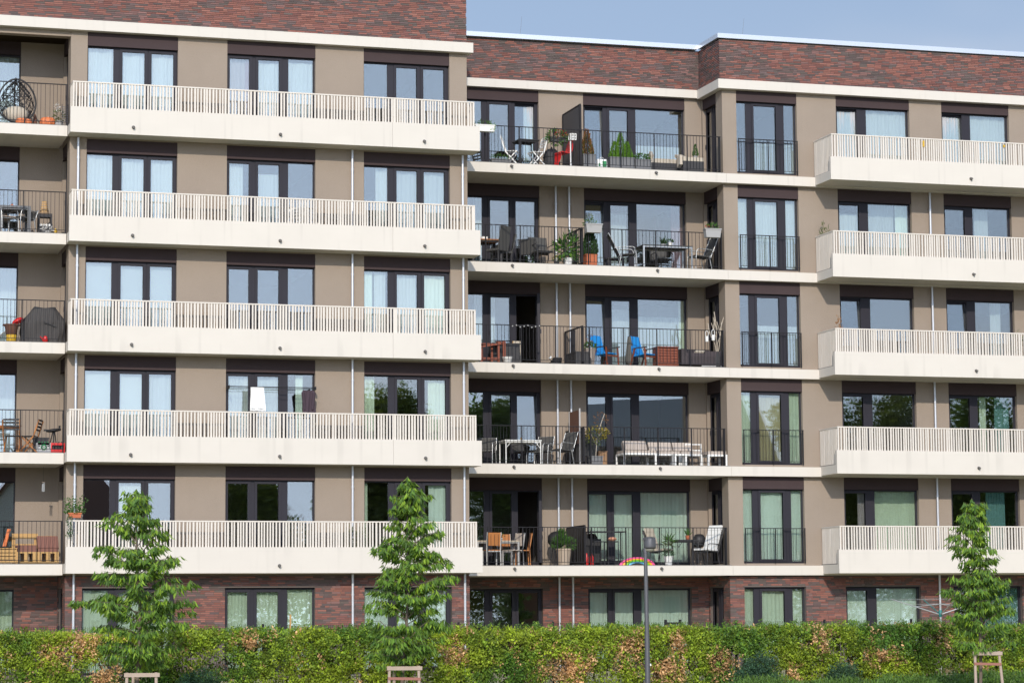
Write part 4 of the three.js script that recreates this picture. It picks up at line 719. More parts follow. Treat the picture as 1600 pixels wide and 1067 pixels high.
// ---- third storey
{
  const k = 2, f = F(k);
  let t = thing('wooden_stand', 'red-brown wooden folding frame beside the left block, third storey', 'wooden frame', [13.107, f, -3.7]);
  part(t, 'post', M.redWood, m => m.box(-.42, -.35, 0, .54, -.03, .03).box(.10, .17, 0, .66, -.03, .03).box(.28, .36, .08, .70, -.05, .02).box(-.02, .04, 0, .6, -.3, -.24)); part(t, 'rail', M.redWood, m => m.add(new THREE.BoxGeometry(.62, .05, .05).rotateZ(.16).translate(-.12, .56, .055)).box(-.40, .14, .12, .19, .032, .06).box(.10, .36, .64, .69, -.08, -.055)); part(t, 'tabletop', M.redWood, m => m.box(-.5, .3, .60, .63, -.5, -.06));
  t = thing('storage_box', 'low dark storage box behind the red-brown wooden frame', 'box', [13.717, f, -4.4]); part(t, 'body', M.dark, m => m.box(-.5, .35, 0, .66, -.25, .2)); part(t, 'lid', M.black, m => m.box(-.52, .37, .662, .70, -.27, .22));
  t = thing('white_basin', 'white plastic basin on the third-storey floor beside the wooden frame', 'basin', [13.464, f, -3.5]); part(t, 'bowl', M.white, m => m.lathe([[.001, 0], [.11, 0], [.15, .17], [.165, .175], [.165, .19], [.14, .18], [.001, .10]], [0, 0, 0], 18)); part(t, 'rim', M.white, m => m.lathe([[.15, .19], [.17, .19], [.17, .2], [.15, .2], [.15, .19]], [0, 0, 0], 18));
  t = thing('privacy_board', 'pale upright board standing before the open balcony door', 'board', [14.212, f, -4.7]); part(t, 'board', M.sand, m => m.box(-.2, .04, 0, .82, -.02, .02)); part(t, 'edge', M.paleWood, m => m.box(-.22, -.2, 0, .82, -.022, .022));
  t = thing('cable_reel', 'dark coiled hose lying under the downpipes, third storey', 'hose', [15.0, f, -3.6]); part(t, 'hose', M.black, m => { for (let i = 0; i < 3; i++) m.add(new THREE.TorusGeometry(.16 - i * .02, .035, 8, 22).rotateX(Math.PI / 2).translate(i * .03, .05 + i * .07, 0)); }); part(t, 'nozzle', M.white, m => m.tube([-.22, .18, .1], [-.16, .24, .1], .04, .03));
  pl('tall grey-brown planter with low green leaves, left of the blue chairs', [16.064, f, -3.5], t => pot(t, std([0.30, 0.25, 0.215], 0.8), .13, .185, .52), t => { foliage(t, LEAF.green, 110, 41, ballPlace([0, .58, 0], .18, .09), .1, .04); foliage(t, LEAF.rust, 20, 42, ballPlace([0, .78, 0], .05, .18), .1, .03); });
  t = thing('dark_planter', 'low dark rectangular planter along the divider, third storey', 'planter', [15.817, f, -3.8]); trough(t, M.dark, .5, .9, .40);
  const bc = (label, px, z, turn) => { const t = thing('blue_chair', label, 'chair', [px, f, z], turn, 'dark wooden chairs with blue cloth'); part(t, 'seat', M.blue, m => m.add(panel([0, .36, -.2], [0, .40, .26], .48, .03))); part(t, 'backrest', M.blue, m => m.add(panel([0, .36, -.2], [0, .98, -.40], .50, .035))); for (const s of [-1, 1]) { part(t, 'leg', M.redWood, m => m.add(panel([s * .27, 0, .3], [s * .27, .58, .26], .035, .04))); part(t, 'leg', M.redWood, m => m.add(panel([s * .27, 0, -.34], [s * .27, .58, -.12], .035, .04))); part(t, 'armrest', M.dark, m => m.add(panel([s * .27, .58, -.2], [s * .27, .60, .34], .06, .025))); } part(t, 'frame', M.redWood, m => m.box(-.25, .25, .30, .34, .24, .28)); return t; };
  bc('blue cloth chair with dark wooden arms next to the tall planter', 16.657, -3.8, 0.55); bc('blue cloth chair with dark wooden arms beside the slatted wooden box', 17.892, -3.8, 0.55);
  t = thing('parasol', 'furled grey-green parasol standing between the two blue chairs', 'parasol', [17.509, f, -4.0]); part(t, 'canopy', std([0.10, 0.095, 0.08], 0.9), m => m.lathe([[.001, .98], [.05, .97], [.09, .7], [.13, .25], [.11, .12], [.02, .1]], [0, 0, 0], 12)); part(t, 'pole', M.dark, m => m.tube([0, 0, 0], [0, 1.0, 0], .018)); part(t, 'base', M.dark, m => m.lathe([[.001, .08], [.14, .07], [.17, 0], [.001, 0]], [0, 0, 0], 16));
  t = thing('wooden_box', 'red-brown slatted wooden storage box between blue chair and sofa', 'box', [18.559, f, -3.7]); for (let i = 0; i < 7; i++) part(t, 'slat', M.redWood, m => m.box(-.31, .31, .02 + i * .082, .085 + i * .082, .20, .225)); part(t, 'side_panel', M.redWood, m => m.box(-.335, -.312, 0, .60, -.22, .24).box(.312, .335, 0, .60, -.22, .24).box(-.31, .31, .02, .58, -.22, -.2)); part(t, 'lid', M.redWood, m => m.box(-.35, .35, .602, .63, -.24, .26));
  t = thing('outdoor_sofa', 'long dark rattan corner sofa with dark cushions at the right end, third storey', 'sofa', [19.721, f, -3.9]); part(t, 'base', std([0.06, 0.048, 0.05], 0.9), m => m.box(-.72, .68, .10, .36, -.4, .42)); part(t, 'backrest', std([0.055, 0.045, 0.047], 0.9), m => m.box(-.72, .45, .36, .64, -.4, -.25).box(-.72, -.58, .36, .58, -.249, .42)); part(t, 'cushion', std([0.075, 0.06, 0.064], 0.95), m => m.box(-.56, .04, .362, .46, -.24, .41).box(.06, .67, .362, .52, -.24, .41)); part(t, 'foot_rail', M.ltgrey, m => m.box(-.06, .68, .05, .08, .38, .42)); part(t, 'pillow', M.sand, m => m.add(panel([-.14, .48, .40], [-.05, .54, .30], .30, .035)));
  for (const [i, px, lab] of [[0, 1106, 'white lantern hanging on the third-storey railing, left one'], [1, 1114, 'small white lantern hanging on the third-storey railing beside the branches']]) { t = thing('lantern', lab, 'lantern', [i ? 19.901 : 19.693, i ? 9.936 : 9.891, -3.1]); part(t, 'body', M.white, m => m.lathe([[.001, 0], [.05, 0], [.05, .14], [.035, .17], [.001, .17]], [0, 0, 0], 10)); part(t, 'handle', M.white, m => m.path([[-.04, .16, 0], [-.045, .28, 0], [0, .34, 0], [.045, .28, 0], [.04, .16, 0]], .008)); }
  t = thing('branch_vase', 'bundle of tall bare pale branches in the right corner, third storey', 'branches', [20.198, f, -3.55]); part(t, 'vase', M.dark, m => m.lathe([[.001, 0], [.1, 0], [.12, .3], [.07, .5], [.08, .52]], [0, 0, 0], 14)); for (const [dx, dz, h, q] of [[-.12, .05, 1.55, .10], [-.02, 0, 1.75, -.05], [.09, .08, 1.6, .06], [.15, -.05, 1.45, -.04], [-.2, -.05, 1.4, .04]]) part(t, 'branch', M.sand, m => m.path([[0, .3, 0], [dx * .4 + q * .3, .8, dz], [dx, h * .75, dz], [dx * 1.5 + q, h, dz * 1.5]], .014, 5, 16).path([[dx * .8, h * .7, dz], [dx * .8 - .1, h * .9, dz]], .009, 5, 6));
  t = thing('string_lights', 'string of small clear bulbs looped along the third-storey railing', 'string lights', [13.934, 10.214, -3.12]); part(t, 'cable', M.dark, m => m.path([[-.45, .06, 0], [-.2, 0, 0], [0, .05, 0], [.2, -.01, 0], [.45, .05, 0]], .006)); for (let i = 0; i < 8; i++) part(t, 'bulb', M.ltgrey, m => m.add(new THREE.SphereGeometry(.022, 8, 6).translate(-.42 + i * .12, .0 + .03 * Math.sin(i * 2.1), .01)));
}
// ---- second storey
{
  const k = 1, f = F(k);
  slingChair('metal-framed garden chair half hidden by the left block, second storey', [12.816, f, -3.8], -0.5, { h: 0.80, r: 0.1, w: 0.6 });
  table('white folding camping table on the second-storey loggia', [13.901, f, -3.7], 0, 1.16, 0.72, 0.72, M.white, M.white, { leg: 0.013, brace: 1, th: 0.028 });
  let t = thing('tabletop_cup', 'small brass cup on the white camping table', 'cup', [13.944, f + .72, -3.7]); part(t, 'cup', M.amber, m => m.lathe([[.001, 0], [.03, 0], [.035, .09], [.03, .09], [.028, .01]], [0, 0, 0], 12)); part(t, 'rim', M.alu, m => m.add(new THREE.TorusGeometry(.034, .004, 6, 14).rotateX(Math.PI / 2).translate(0, .09, 0)));
  slingChair('dark garden chair with pale frame behind the white table, facing left', [14.596, f, -4.0], -0.9, { h: 0.88, r: 0.14, w: 0.58 });
  slingChair('dark sling chair in profile before the brown screen', [15.101, f, -3.5], -1.15, { h: 0.98, r: 0.22, w: 0.56 });
  slingChair('dark garden chair under the white table at the back', [14.297, f, -4.4], 0.6, { h: 0.70, r: 0.1, fr: M.dark });
  t = thing('brown_box', 'tall brown cardboard-coloured box behind the small maple', 'box', [16.667, f, -4.3]); part(t, 'body', std([0.33, 0.19, 0.10], 0.9), m => m.box(-.13, .13, 0, .44, -.15, .15)); part(t, 'lid', std([0.30, 0.17, 0.09], 0.9), m => m.box(-.14, .14, .442, .47, -.16, .16));
  t = pl('small yellow-green maple with reddish tips in a grey pot', [16.194, f, -3.45], t => trough(t, std([0.17, 0.17, 0.175], 0.8), .36, .32, .26, .05), t => { part(t, 'stem', M.barkPale, m => m.path([[0, .2, 0], [.03, .55, 0], [.08, .9, 0], [.2, 1.3, 0], [.3, 1.55, 0]], .014, 6, 16).path([[.06, .8, 0], [.2, 1.0, .05], [.38, 1.1, .05]], .009).path([[.03, .6, 0], [-.1, .85, 0], [-.16, 1.0, 0]], .009)); foliage(t, LEAF.yellow, 190, 51, ballPlace([.06, .95, 0], .36, .20, .22), .08, .04); foliage(t, LEAF.olive, 150, 52, ballPlace([.0, .85, 0], .34, .24, .2), .08, .04); foliage(t, LEAF.rust, 80, 53, ballPlace([.16, 1.25, 0], .26, .34, .14), .06, .03); });
  t = thing('barrel_grill', 'black covered grill behind the small maple, second storey', 'grill', [16.164, f, -4.2]); part(t, 'body', M.black, m => m.box(-.22, .22, .3, .85, -.2, .2)); part(t, 'lid', M.black, m => m.lathe([[.001, .98], [.15, .95], [.23, .852]], [0, 0, 0], 16)); for (const s of [-1, 1]) part(t, 'leg', M.dark, m => m.box(s * .18 - .015, s * .18 + .015, 0, .3, -.015, .015));
  t = thing('outdoor_sofa', 'white-framed outdoor corner sofa with beige cushions, second storey', 'sofa', [18.417, f, -4.0]);
  const fr = (x0, x1, z0, z1) => { for (const x of [x0, x1 - .05]) for (const z of [z0, z1 - .05]) part(t, 'leg', M.white, m => m.box(x, x + .05, 0, .32, z, z + .05)); part(t, 'frame', M.white, m => m.box(x0, x1, .32, .375, z1 - .05, z1).box(x0, x1, .32, .375, z0, z0 + .05).box(x0, x0 + .05, .32, .375, z0 + .05, z1 - .05).box(x1 - .05, x1, .32, .375, z0 + .05, z1 - .05)); };
  fr(-1.35, -.30, -.15, .62); fr(-.28, .55, -.4, .40); fr(.57, 1.25, -.4, .40);
  part(t, 'seat_cushion', M.beige, m => m.box(-1.32, -.32, .377, .46, -.12, .58).box(-.26, .54, .377, .46, -.37, .36).box(.58, 1.22, .377, .46, -.37, .36));
  for (const [x0, x1, z0, h] of [[-1.15, -.42, -.06, .74], [-.24, .50, -.34, .73], [.55, 1.18, -.34, .73]]) part(t, 'back_cushion', M.beige, m => m.add(panel([(x0 + x1) / 2, .47, z0 + .1], [(x0 + x1) / 2, h, z0 - .06], x1 - x0, .16)));
  const t2 = thing('footstool', 'white-framed footstool with beige cushion at the right end, second storey', 'stool', [20.036, f, -3.55]); part(t2, 'cushion', M.beige, m => m.box(-.30, .30, .352, .45, -.28, .27)); part(t2, 'frame', M.white, m => m.box(-.32, .32, .29, .35, .24, .30).box(-.32, .32, .29, .35, -.3, -.24)); for (const sx of [-1, 1]) for (const sz of [-1, 1]) part(t2, 'leg', M.white, m => m.box(sx * .29 - .03, sx * .29 + .03, 0, .29, sz * .27 - .03, sz * .27 + .03));
  const t3 = thing('coffee_table', 'low white coffee table before the beige sofa', 'table', [18.836, f, -3.35]); part(t3, 'tabletop', M.white, m => m.box(-.2, .2, .30, .35, -.15, .15)); for (const sx of [-1, 1]) part(t3, 'leg', M.white, m => m.box(sx * .17 - .025, sx * .17 + .025, 0, .30, -.13, .13));
  const t4 = thing('white_shelf', 'white two-slat back of an empty seat between sofa and footstool', 'chair', [19.638, f, -4.3]); part(t4, 'slat', M.white, m => m.box(-.22, .24, .70, .735, -.015, .015)); part(t4, 'slat', M.white, m => m.box(-.22, .24, .52, .555, -.015, .015)); part(t4, 'post', M.white, m => m.box(-.26, -.222, 0, .74, -.02, .02).box(.242, .28, 0, .74, -.02, .02)); part(t4, 'seat', M.white, m => m.box(-.26, .28, .36, .40, .022, .4));
}
// ---- first storey
{
  const k = 0, f = F(k);
  table('pale dining table between orange-backed chairs, first storey', [13.142, f, -3.9], 0, 1.35, 0.8, 0.74, M.sand, M.ltgrey, { leg: 0.03 });
  const oc = (label, px, z, turn, back, fr) => { const t = thing('dining_chair', label, 'chair', [px, f, z], turn, 'chairs round the first-storey dining table'); part(t, 'seat', back, m => m.add(panel([0, .45, -.22], [0, .455, .22], .40, .025))); part(t, 'backrest', back, m => m.add(panel([0, .58, -.235], [0, .96, -.30], .42, .028))); for (const s of [-1, 1]) { part(t, 'leg', fr, m => m.add(panel([s * .21, 0, .2], [s * .21, .45, .2], .03, .03))); part(t, 'leg', fr, m => m.add(panel([s * .21, 0, -.24], [s * .21, .5, -.22], .03, .03)).add(panel([s * .21, .5, -.22], [s * .21, .97, -.305], .03, .03))); } part(t, 'frame', fr, m => m.box(-.21, .21, .40, .43, .18, .21).box(-.21, .21, .40, .43, -.24, -.21)); return t; };
  oc('orange-backed grey-legged chair in front of the dining table', 12.911, -3.45, Math.PI, M.orangeWood, M.ltgrey); oc('orange-backed chair behind the dining table', 13.635, -4.35, 0, M.orangeWood, M.ltgrey); oc('pale-backed chair in profile at the right end of the dining table', 13.608, -3.6, -1.2, M.beige, M.ltgrey); oc('bright orange wooden chair standing alone by the balcony door', 13.931, -3.75, -1.75, M.orangeWood, M.orangeWood);
  pl('small plant in a white cup on the dining table', [13.344, f + .74, -3.9], t => pot(t, M.white, .035, .045, .09), t => foliage(t, LEAF.green, 26, 61, ballPlace([0, .15, 0], .08, .06), .08, .03));
  let t = thing('kettle_grill', 'black kettle grill with a domed lid behind the tan planter', 'grill', [15.178, f, -4.2]); part(t, 'bowl', M.black, m => m.lathe([[.001, .52], [.15, .55], [.25, .68], [.27, .76]], [0, 0, 0], 20)); part(t, 'lid', M.black, m => m.lathe([[.275, .765], [.25, .92], [.14, 1.02], [.001, 1.05]], [0, 0, 0], 20)); for (let i = 0; i < 3; i++) part(t, 'leg', M.dark, m => m.tube([Math.cos(i * 2.1) * .28, 0, Math.sin(i * 2.1) * .28], [Math.cos(i * 2.1) * .14, .58, Math.sin(i * 2.1) * .14], .014));
  pl('feathery green conifer in a big tan planter, first storey', [15.171, f, -3.5], t => pot(t, std([0.42, 0.33, 0.25], 0.85), .17, .235, .50), t => { foliage(t, LEAF.green, 420, 62, ballPlace([0, .66, 0], .34, .20, .24), .14, .02); foliage(t, LEAF.green, 396, 63, conePlace([-.06, .6, 0], .2, .42), .14, 0.032); });
  t = thing('bar_table', 'tall thin black bar table right of the dark screen', 'table', [16.733, f, -4.0]); part(t, 'tabletop', M.black, m => m.box(-.62, .52, 1.0, 1.035, -.26, .26)); for (const sx of [-.6, .5]) for (const sz of [-.24, .24]) part(t, 'leg', M.black, m => m.box(sx - .015, sx + .015, 0, 1.0, sz - .015, sz + .015));
  const bs = (label, px, z) => { const t = thing('bar_stool', label, 'stool', [px, f, z], 0, 'black bar stools'); part(t, 'seat', M.black, m => m.box(-.17, .17, .70, .73, -.17, .17)); for (const sx of [-1, 1]) for (const sz of [-1, 1]) part(t, 'leg', M.black, m => m.box(sx * .16 - .011, sx * .16 + .011, 0, .70, sz * .16 - .011, sz * .16 + .011)); part(t, 'footrest', M.black, m => m.box(-.148, .148, .2, .222, .15, .17)); return t; };
  bs('black bar stool at the left under the bar table', 16.322, -3.75); bs('black bar stool with a copper-coloured pillow under the bar table', 16.768, -3.75);
  t = thing('pillow', 'copper-coloured pillow lying on the right bar stool', 'pillow', [16.792, f + .73, -3.75]); part(t, 'pillow', std([0.60, 0.28, 0.17], 0.8), m => m.add(new THREE.SphereGeometry(.16, 14, 8).scale(.85, .42, .7).translate(0, .07, 0))); part(t, 'piping', std([0.5, 0.22, 0.13], 0.8), m => m.add(new THREE.TorusGeometry(.13, .01, 6, 20).rotateX(Math.PI / 2).scale(1, 1, .84).translate(0, .07, 0)));
  for (const [i, lab] of [[0, 'red bottle standing at the foot of the dark screen, left one'], [1, 'red bottle right of the other, under the bar table']]) { t = thing('red_bottle', lab, 'bottle', [i ? 16.019 : 15.858, f, -3.4]); part(t, 'bottle', M.red, m => m.lathe([[.001, 0], [.055, 0], [.055, .24], [.025, .32], [.025, .36], [.001, .36]], [0, 0, 0], 14)); part(t, 'cap', M.black, m => m.lathe([[.001, .39], [.027, .39], [.027, .362], [.001, .362]], [0, 0, 0], 10)); }
  t = thing('grill_cart', 'black covered cart behind the bar table, left end', 'grill', [16.356, f, -4.45]); part(t, 'body', M.black, m => m.box(-.22, .26, .1, .82, -.2, .2)); part(t, 'hood', M.black, m => m.lathe([[.001, 1.0], [.14, .97], [.22, .822]], [0, 0, 0], 16));
  // rainbow float: half rings
  t = thing('rainbow_float', 'inflatable rainbow float in pink, yellow and green behind the railing', 'pool float', [17.457, f - 0.10, -3.4]);
  [[.50, M.pink], [.42, M.amber], [.335, M.lime], [.25, M.skyblue]].forEach(([R, mt]) => part(t, 'ring', mt, m => m.add(new THREE.TorusGeometry(R, .052, 10, 28, Math.PI).scale(1.06, .52, 1).translate(0, .06, 0))));
  pl('palm-like yucca in a white pot beside the street lamp head', [18.442, f, -3.35], t => { pot(t, M.white, .10, .145, .27); part(t, 'stem', M.bark, m => m.tube([0, .2, 0], [.01, .74, 0], .018, .014)); }, t => { foliage(t, LEAF.green, 46, 64, spikePlace([.01, .74, 0], .1, 1.9), .32, .028); foliage(t, LEAF.olive, 34, 65, spikePlace([.01, .62, 0], .6, 2.2), .30, .026); foliage(t, LEAF.dark, 60, 66, ballPlace([0, .34, 0], .13, .12), .12, .03); });
  slingChair('garden chair with a pale quilted cushion behind the yucca', [18.419, f, -3.9], 0.75, { h: 1.06, r: 0.24, w: 0.6, fr: M.dark, cush: M.sand });
  slingChair('garden chair with a white quilted cushion at the right end, first storey', [19.733, f, -3.6], -1.1, { h: 1.14, r: 0.30, w: 0.6, fr: M.dark, cush: M.white });
  table('small round-edged dark folding table between the cushioned chairs', [19.165, f, -3.85], 0, 0.74, 0.6, 0.78, M.dark, M.dark, { leg: 0.012, brace: 1 });
  pl('little green plant in a clay pot on the dark folding table', [19.254, f + .78, -3.85], t => pot(t, M.terracotta, .055, .075, .13), t => foliage(t, LEAF.green, 26, 67, spikePlace([0, .1, 0], .1, 1.0), .26, .025));
  t = thing('round_grill', 'black round covered grill between folding table and white-cushioned chair', 'grill', [19.798, f, -4.3]); part(t, 'drum', M.black, m => m.lathe([[.001, .98], [.12, .96], [.2, .86], [.21, .74], [.18, .60], [.001, .56]], [0, 0, 0], 18)); part(t, 'stand', M.dark, m => m.tube([-.15, 0, .1], [-.05, .6, 0], .014).tube([.15, 0, .1], [.05, .6, 0], .014).tube([0, 0, -.2], [0, .6, 0], .014));
}
// dividers between the two flats of each storey, square to the wall
{
  const xd = 15.764;
  const div = (k, label, f) => { const t = thing('loggia_divider', label, 'divider', [xd, F(k), 0]); f(t); };
  const frame = (t, h) => part(t, 'frame', M.rail, m => m.box(-.02, .02, h - .04, h, -4.98, -3.25).box(-.02, .02, .05, .09, -4.98, -3.25).box(-.03, .03, 0, h - .041, -3.32, -3.25).box(-.03, .03, 0, h - .041, -4.98, -4.91));
  div(4, 'tall dark grey panel dividing the top loggia', t => { frame(t, 1.95); part(t, 'panel', std([0.055, 0.054, 0.06], 0.6), m => m.box(-.012, .012, .10, 1.90, -4.90, -3.325)); });
  div(3, 'dark railing with posts dividing the fourth-storey loggia', t => { frame(t, 1.16); part(t, 'post', M.rail, m => m.box(-.035, .035, .091, 1.118, -3.9, -3.84)); const q = new MB(); for (let z = -4.85; z < -3.36; z += .16) q.box(-.006, .006, .091, 1.118, z - .006, z + .006); q.build('baluster', M.rail, t).userData.kind = 'stuff'; });
  div(2, 'dark railing with a broad post dividing the third-storey loggia', t => { frame(t, 1.18); part(t, 'post', M.rail, m => m.box(-.05, .05, .091, 1.138, -4.2, -4.12)); const q = new MB(); for (let z = -4.85; z < -3.36; z += .16) q.box(-.006, .006, .091, 1.138, z - .006, z + .006); q.build('baluster', M.rail, t).userData.kind = 'stuff'; });
  div(1, 'dark slatted divider with a brown cloth above it, second storey', t => { frame(t, 1.12); for (let z = -4.85; z < -3.36; z += .20) part(t, 'slat', M.dark, m => m.box(-.012, .012, .091, 1.078, z - .075, z + .075)); });
  div(0, 'dark slatted divider beside the tan planter, first storey', t => { frame(t, 1.20); for (let z = -4.85; z < -3.36; z += .20) part(t, 'slat', M.black, m => m.box(-.012, .012, .091, 1.158, z - .085, z + .085)); });
  const c = thing('brown_cloth', 'brown cloth hung up between the downpipes and the balcony door, second storey', 'cloth', [xd - .06, F(1), 0]); part(c, 'cloth', M.brownCloth, m => m.add(new THREE.BoxGeometry(.015, 1.0, .9, 1, 6, 10).translate(0, 1.15, -3.95))); part(c, 'pole', M.ltgrey, m => m.box(-.02, .02, 0, 1.66, -4.46, -4.42).box(-.02, .02, 0, 1.7, -3.48, -3.44));
}
// ---- left loggias at the edge of the photo
{
  let f = F(4), t;
  t = thing('egg_chair', 'black wicker egg chair with a cream cushion on the top left loggia', 'chair', [-1.349, f, -1.1]);
  part(t, 'shell', M.black, m => { const R = (v) => 0.50 * Math.pow(Math.sin(Math.PI * Math.min(0.985, 0.06 + 0.93 * v)), 0.72) * (1 - 0.22 * v); const P = (v, a) => [R(v) * Math.sin(a) * 1.02, 0.12 + v * 1.17, -R(v) * Math.cos(a) * 0.62]; const r = rng(3);
    for (let i = 0; i < 95; i++) { const v0 = r(), a0 = (r() - .5) * 3.6, s = (r() - .5) * 0.9; m.path([0, .25, .5, .75, 1].map(u => P(Math.min(1, Math.max(0, v0 + (u - .5) * (0.35 + s * .3) + 0.05 * Math.sin(u * 7 + i))), a0 + (u - .5) * (i % 2 ? 1.3 : -1.3))), 0.009, 4, 12); }
    for (const v of [.28, .66]) m.path([-1.8, -1.2, -.6, 0, .6, 1.2, 1.8].map(a => P(v, a)), 0.014, 5, 20); });
  part(t, 'rim', M.black, m => m.path(Array.from({ length: 18 }, (_, i) => { const a = i / 18 * 6.283; return [Math.sin(a) * (0.515 - 0.07 * Math.cos(a)), 0.72 + 0.60 * Math.cos(a), 0.06]; }), 0.026, 6, 50, true));
  part(t, 'cushion', M.sand, m => m.add(new THREE.SphereGeometry(.36, 18, 12).scale(1, .62, .5).translate(0, .36, -.06)));
  part(t, 'stand', M.black, m => m.path([[0, 1.32, -.1], [0, 1.42, -.35], [0, 1.1, -.55], [0, .05, -.5]], .022, 6, 20).add(new THREE.TorusGeometry(.42, .02, 6, 24).rotateX(Math.PI / 2).translate(0, .03, -.15)));
  const pk = (label, px, z, s) => { const t = thing('pumpkin', label, 'pumpkin', [px, f, z]); part(t, 'flesh', M.pumpkin, m => { for (let i = 0; i < 10; i++) { const a = i / 10 * 6.283; m.add(new THREE.SphereGeometry(s * .6, 10, 8).scale(.72, .95, .72).translate(Math.cos(a) * s * .52, s * .55, Math.sin(a) * s * .52)); } }); part(t, 'stalk', M.stake, m => m.tube([0, s * .95, 0], [s * .12, s * 1.3, 0], s * .1, s * .07)); return t; };
  pk('big orange pumpkin on the top left loggia', -0.507, -.95, .235); pk('small orange pumpkin at the foot of the egg chair', -1.231, -.85, .17); pk('second small orange pumpkin beside the egg chair cushion', -1.092, -.85, .155);
  pl('white-flowered plant in a pale bowl, top left loggia', [-0.215, f, -.9], t => pot(t, M.ltgrey, .10, .13, .16), t => { foliage(t, LEAF.olive, 90, 71, ballPlace([0, .3, 0], .14, .17), .10, .035); foliage(t, LEAF.flower, 26, 72, ballPlace([-.05, .58, .05], .08, .05), .05, .045); foliage(t, LEAF.flower, 16, 73, ballPlace([0, .44, .08], .05, .03), .05, .045); });
  t = thing('broom', 'brown twig broom leaning beside the egg chair', 'broom', [-0.819, f, -1.3]); part(t, 'handle', M.stake, m => m.tube([0, 0, 0], [-.02, .78, -.05], .018, .012)); part(t, 'twigs', M.brownCloth, m => m.lathe([[.001, .02], [.07, .02], [.05, .3], [.015, .42]], [0, 0, 0], 9));
  t = thing('trellis_screen', 'dark trellis panel in the corner of the top left loggia', 'trellis', [-0.059, f, -.75]); part(t, 'frame', M.dark, m => m.box(-.09, -.075, 0, .62, -.01, .01).box(.075, .09, 0, .62, -.01, .01)); const q = new MB(); for (let y = .06; y < .6; y += .06) q.box(-.074, .074, y, y + .02, -.006, .006); q.build('slat', M.grey, t);
  f = F(3);
  table('grey outdoor table with chairs pushed under it, fourth storey left', [-1.384, f, -1.2], 0, 0.86, 0.8, 0.76, M.grey, M.grey, { leg: 0.045, th: 0.06 });
  slingChair('dark chair under the grey outdoor table, fourth storey left', [-1.162, f, -1.0], -1.0, { h: 0.66, r: .1, w: .5 }); slingChair('brown-seated chair under the grey table at the photo edge', [-1.612, f, -1.0], 0.4, { h: 0.62, r: .1, w: .5, cl: M.stake });
  t = thing('orange_jar', 'small orange jar on the grey outdoor table', 'jar', [-1.423, f + .76, -1.2]); part(t, 'jar', M.pumpkin, m => m.lathe([[.001, 0], [.04, 0], [.045, .06], [.02, .1], [.001, .1]], [0, 0, 0], 12)); part(t, 'lid', M.stake, m => m.lathe([[.001, .12], [.022, .12], [.022, .102], [.001, .102]], [0, 0, 0], 10));
  t = thing('wicker_cone', 'woven brown wicker cone standing on the dark stand', 'basket', [-0.51, f + .66, -1.5]); part(t, 'cone', M.paleWood, m => m.lathe([[.001, .36], [.06, .35], [.085, .22], [.14, 0], [.001, 0]], [0, 0, 0], 14)); part(t, 'ring', M.stake, m => { for (let i = 0; i < 5; i++) m.add(new THREE.TorusGeometry(.13 - i * .016, .012, 6, 18).rotateX(Math.PI / 2).translate(0, .03 + i * .065, 0)); });
  t = thing('fire_stand', 'dark metal stand with a shelf of white logs, fourth storey left', 'stand', [-0.497, f, -1.5]); part(t, 'frame', M.dark, m => m.box(-.19, .19, .56, .655, -.15, .15).box(-.19, -.15, 0, .56, -.14, .14).box(.15, .19, 0, .56, -.14, .14).box(-.149, .149, .10, .30, -.14, .12)); part(t, 'log', M.white, m => { for (let i = 0; i < 4; i++) m.tube([-.12 + i * .08, .34, -.12], [-.12 + i * .08, .34, .13], .035); });
  t = thing('yellow_lantern', 'small yellow lantern on the floor, fourth storey left', 'lantern', [-0.268, f, -.9]); part(t, 'body', M.yellow, m => m.lathe([[.001, 0], [.045, 0], [.05, .12], [.02, .17], [.001, .18]], [0, 0, 0], 10)); part(t, 'base', M.stake, m => m.lathe([[.001, -.0], [.05, -.0], [.05, .012]], [0, .001, 0], 10));
  pl('pale lettuce-like plant in a low bowl beside the dark stand', [-0.482, f, -.85], t => pot(t, M.ltgrey, .08, .11, .08), t => foliage(t, LEAF.flower, 50, 74, ballPlace([0, .12, 0], .14, .06), .09, .05));
  f = F(2);
  t = thing('covered_grill', 'big grill under a wrinkled dark grey cover, third storey left', 'covered grill', [-0.556, f, -1.15]);
  part(t, 'cover', std([0.062, 0.056, 0.053], 0.85), m => {
    const g = new THREE.CylinderGeometry(1, 1, 1, 64, 24, false), P = g.attributes.position;
    for (let i = 0; i < P.count; i++) {
      const v = P.getY(i) + 0.5, a = Math.atan2(P.getZ(i), P.getX(i)), q = Math.hypot(P.getX(i), P.getZ(i)), sg = (c, e) => Math.sign(c) * Math.pow(Math.abs(c), e);
      const W = v < 0.58 ? 0.60 + 0.03 * (0.58 - v) : 0.60 - 0.30 * (v - 0.58) / 0.42, D = v < 0.6 ? 0.34 : 0.34 - 0.14 * (v - 0.6) / 0.4;
      const w = 1 + 0.09 * (fbm(Math.cos(a) * 2 + 9, v * 3 + Math.sin(a) * 2 + 9, 3) - 0.5) + (1 - v) * 0.05 * Math.sin(a * 17 + v * 4) + 0.03 * Math.sin(a * 5 + v * 9);
      P.setXYZ(i, sg(Math.cos(a), 0.6) * W * q * w + 0.04 * v, v * 1.0 + (v > 0.97 ? 0.02 * Math.sin(a * 3) * q : 0), sg(Math.sin(a), 0.6) * D * q * w);
    }
    g.computeVertexNormals(); m.add(g); });
  part(t, 'strap', M.black, m => m.add(new THREE.BoxGeometry(.34, .02, .02).rotateZ(-.28).translate(.16, .52, .40)));
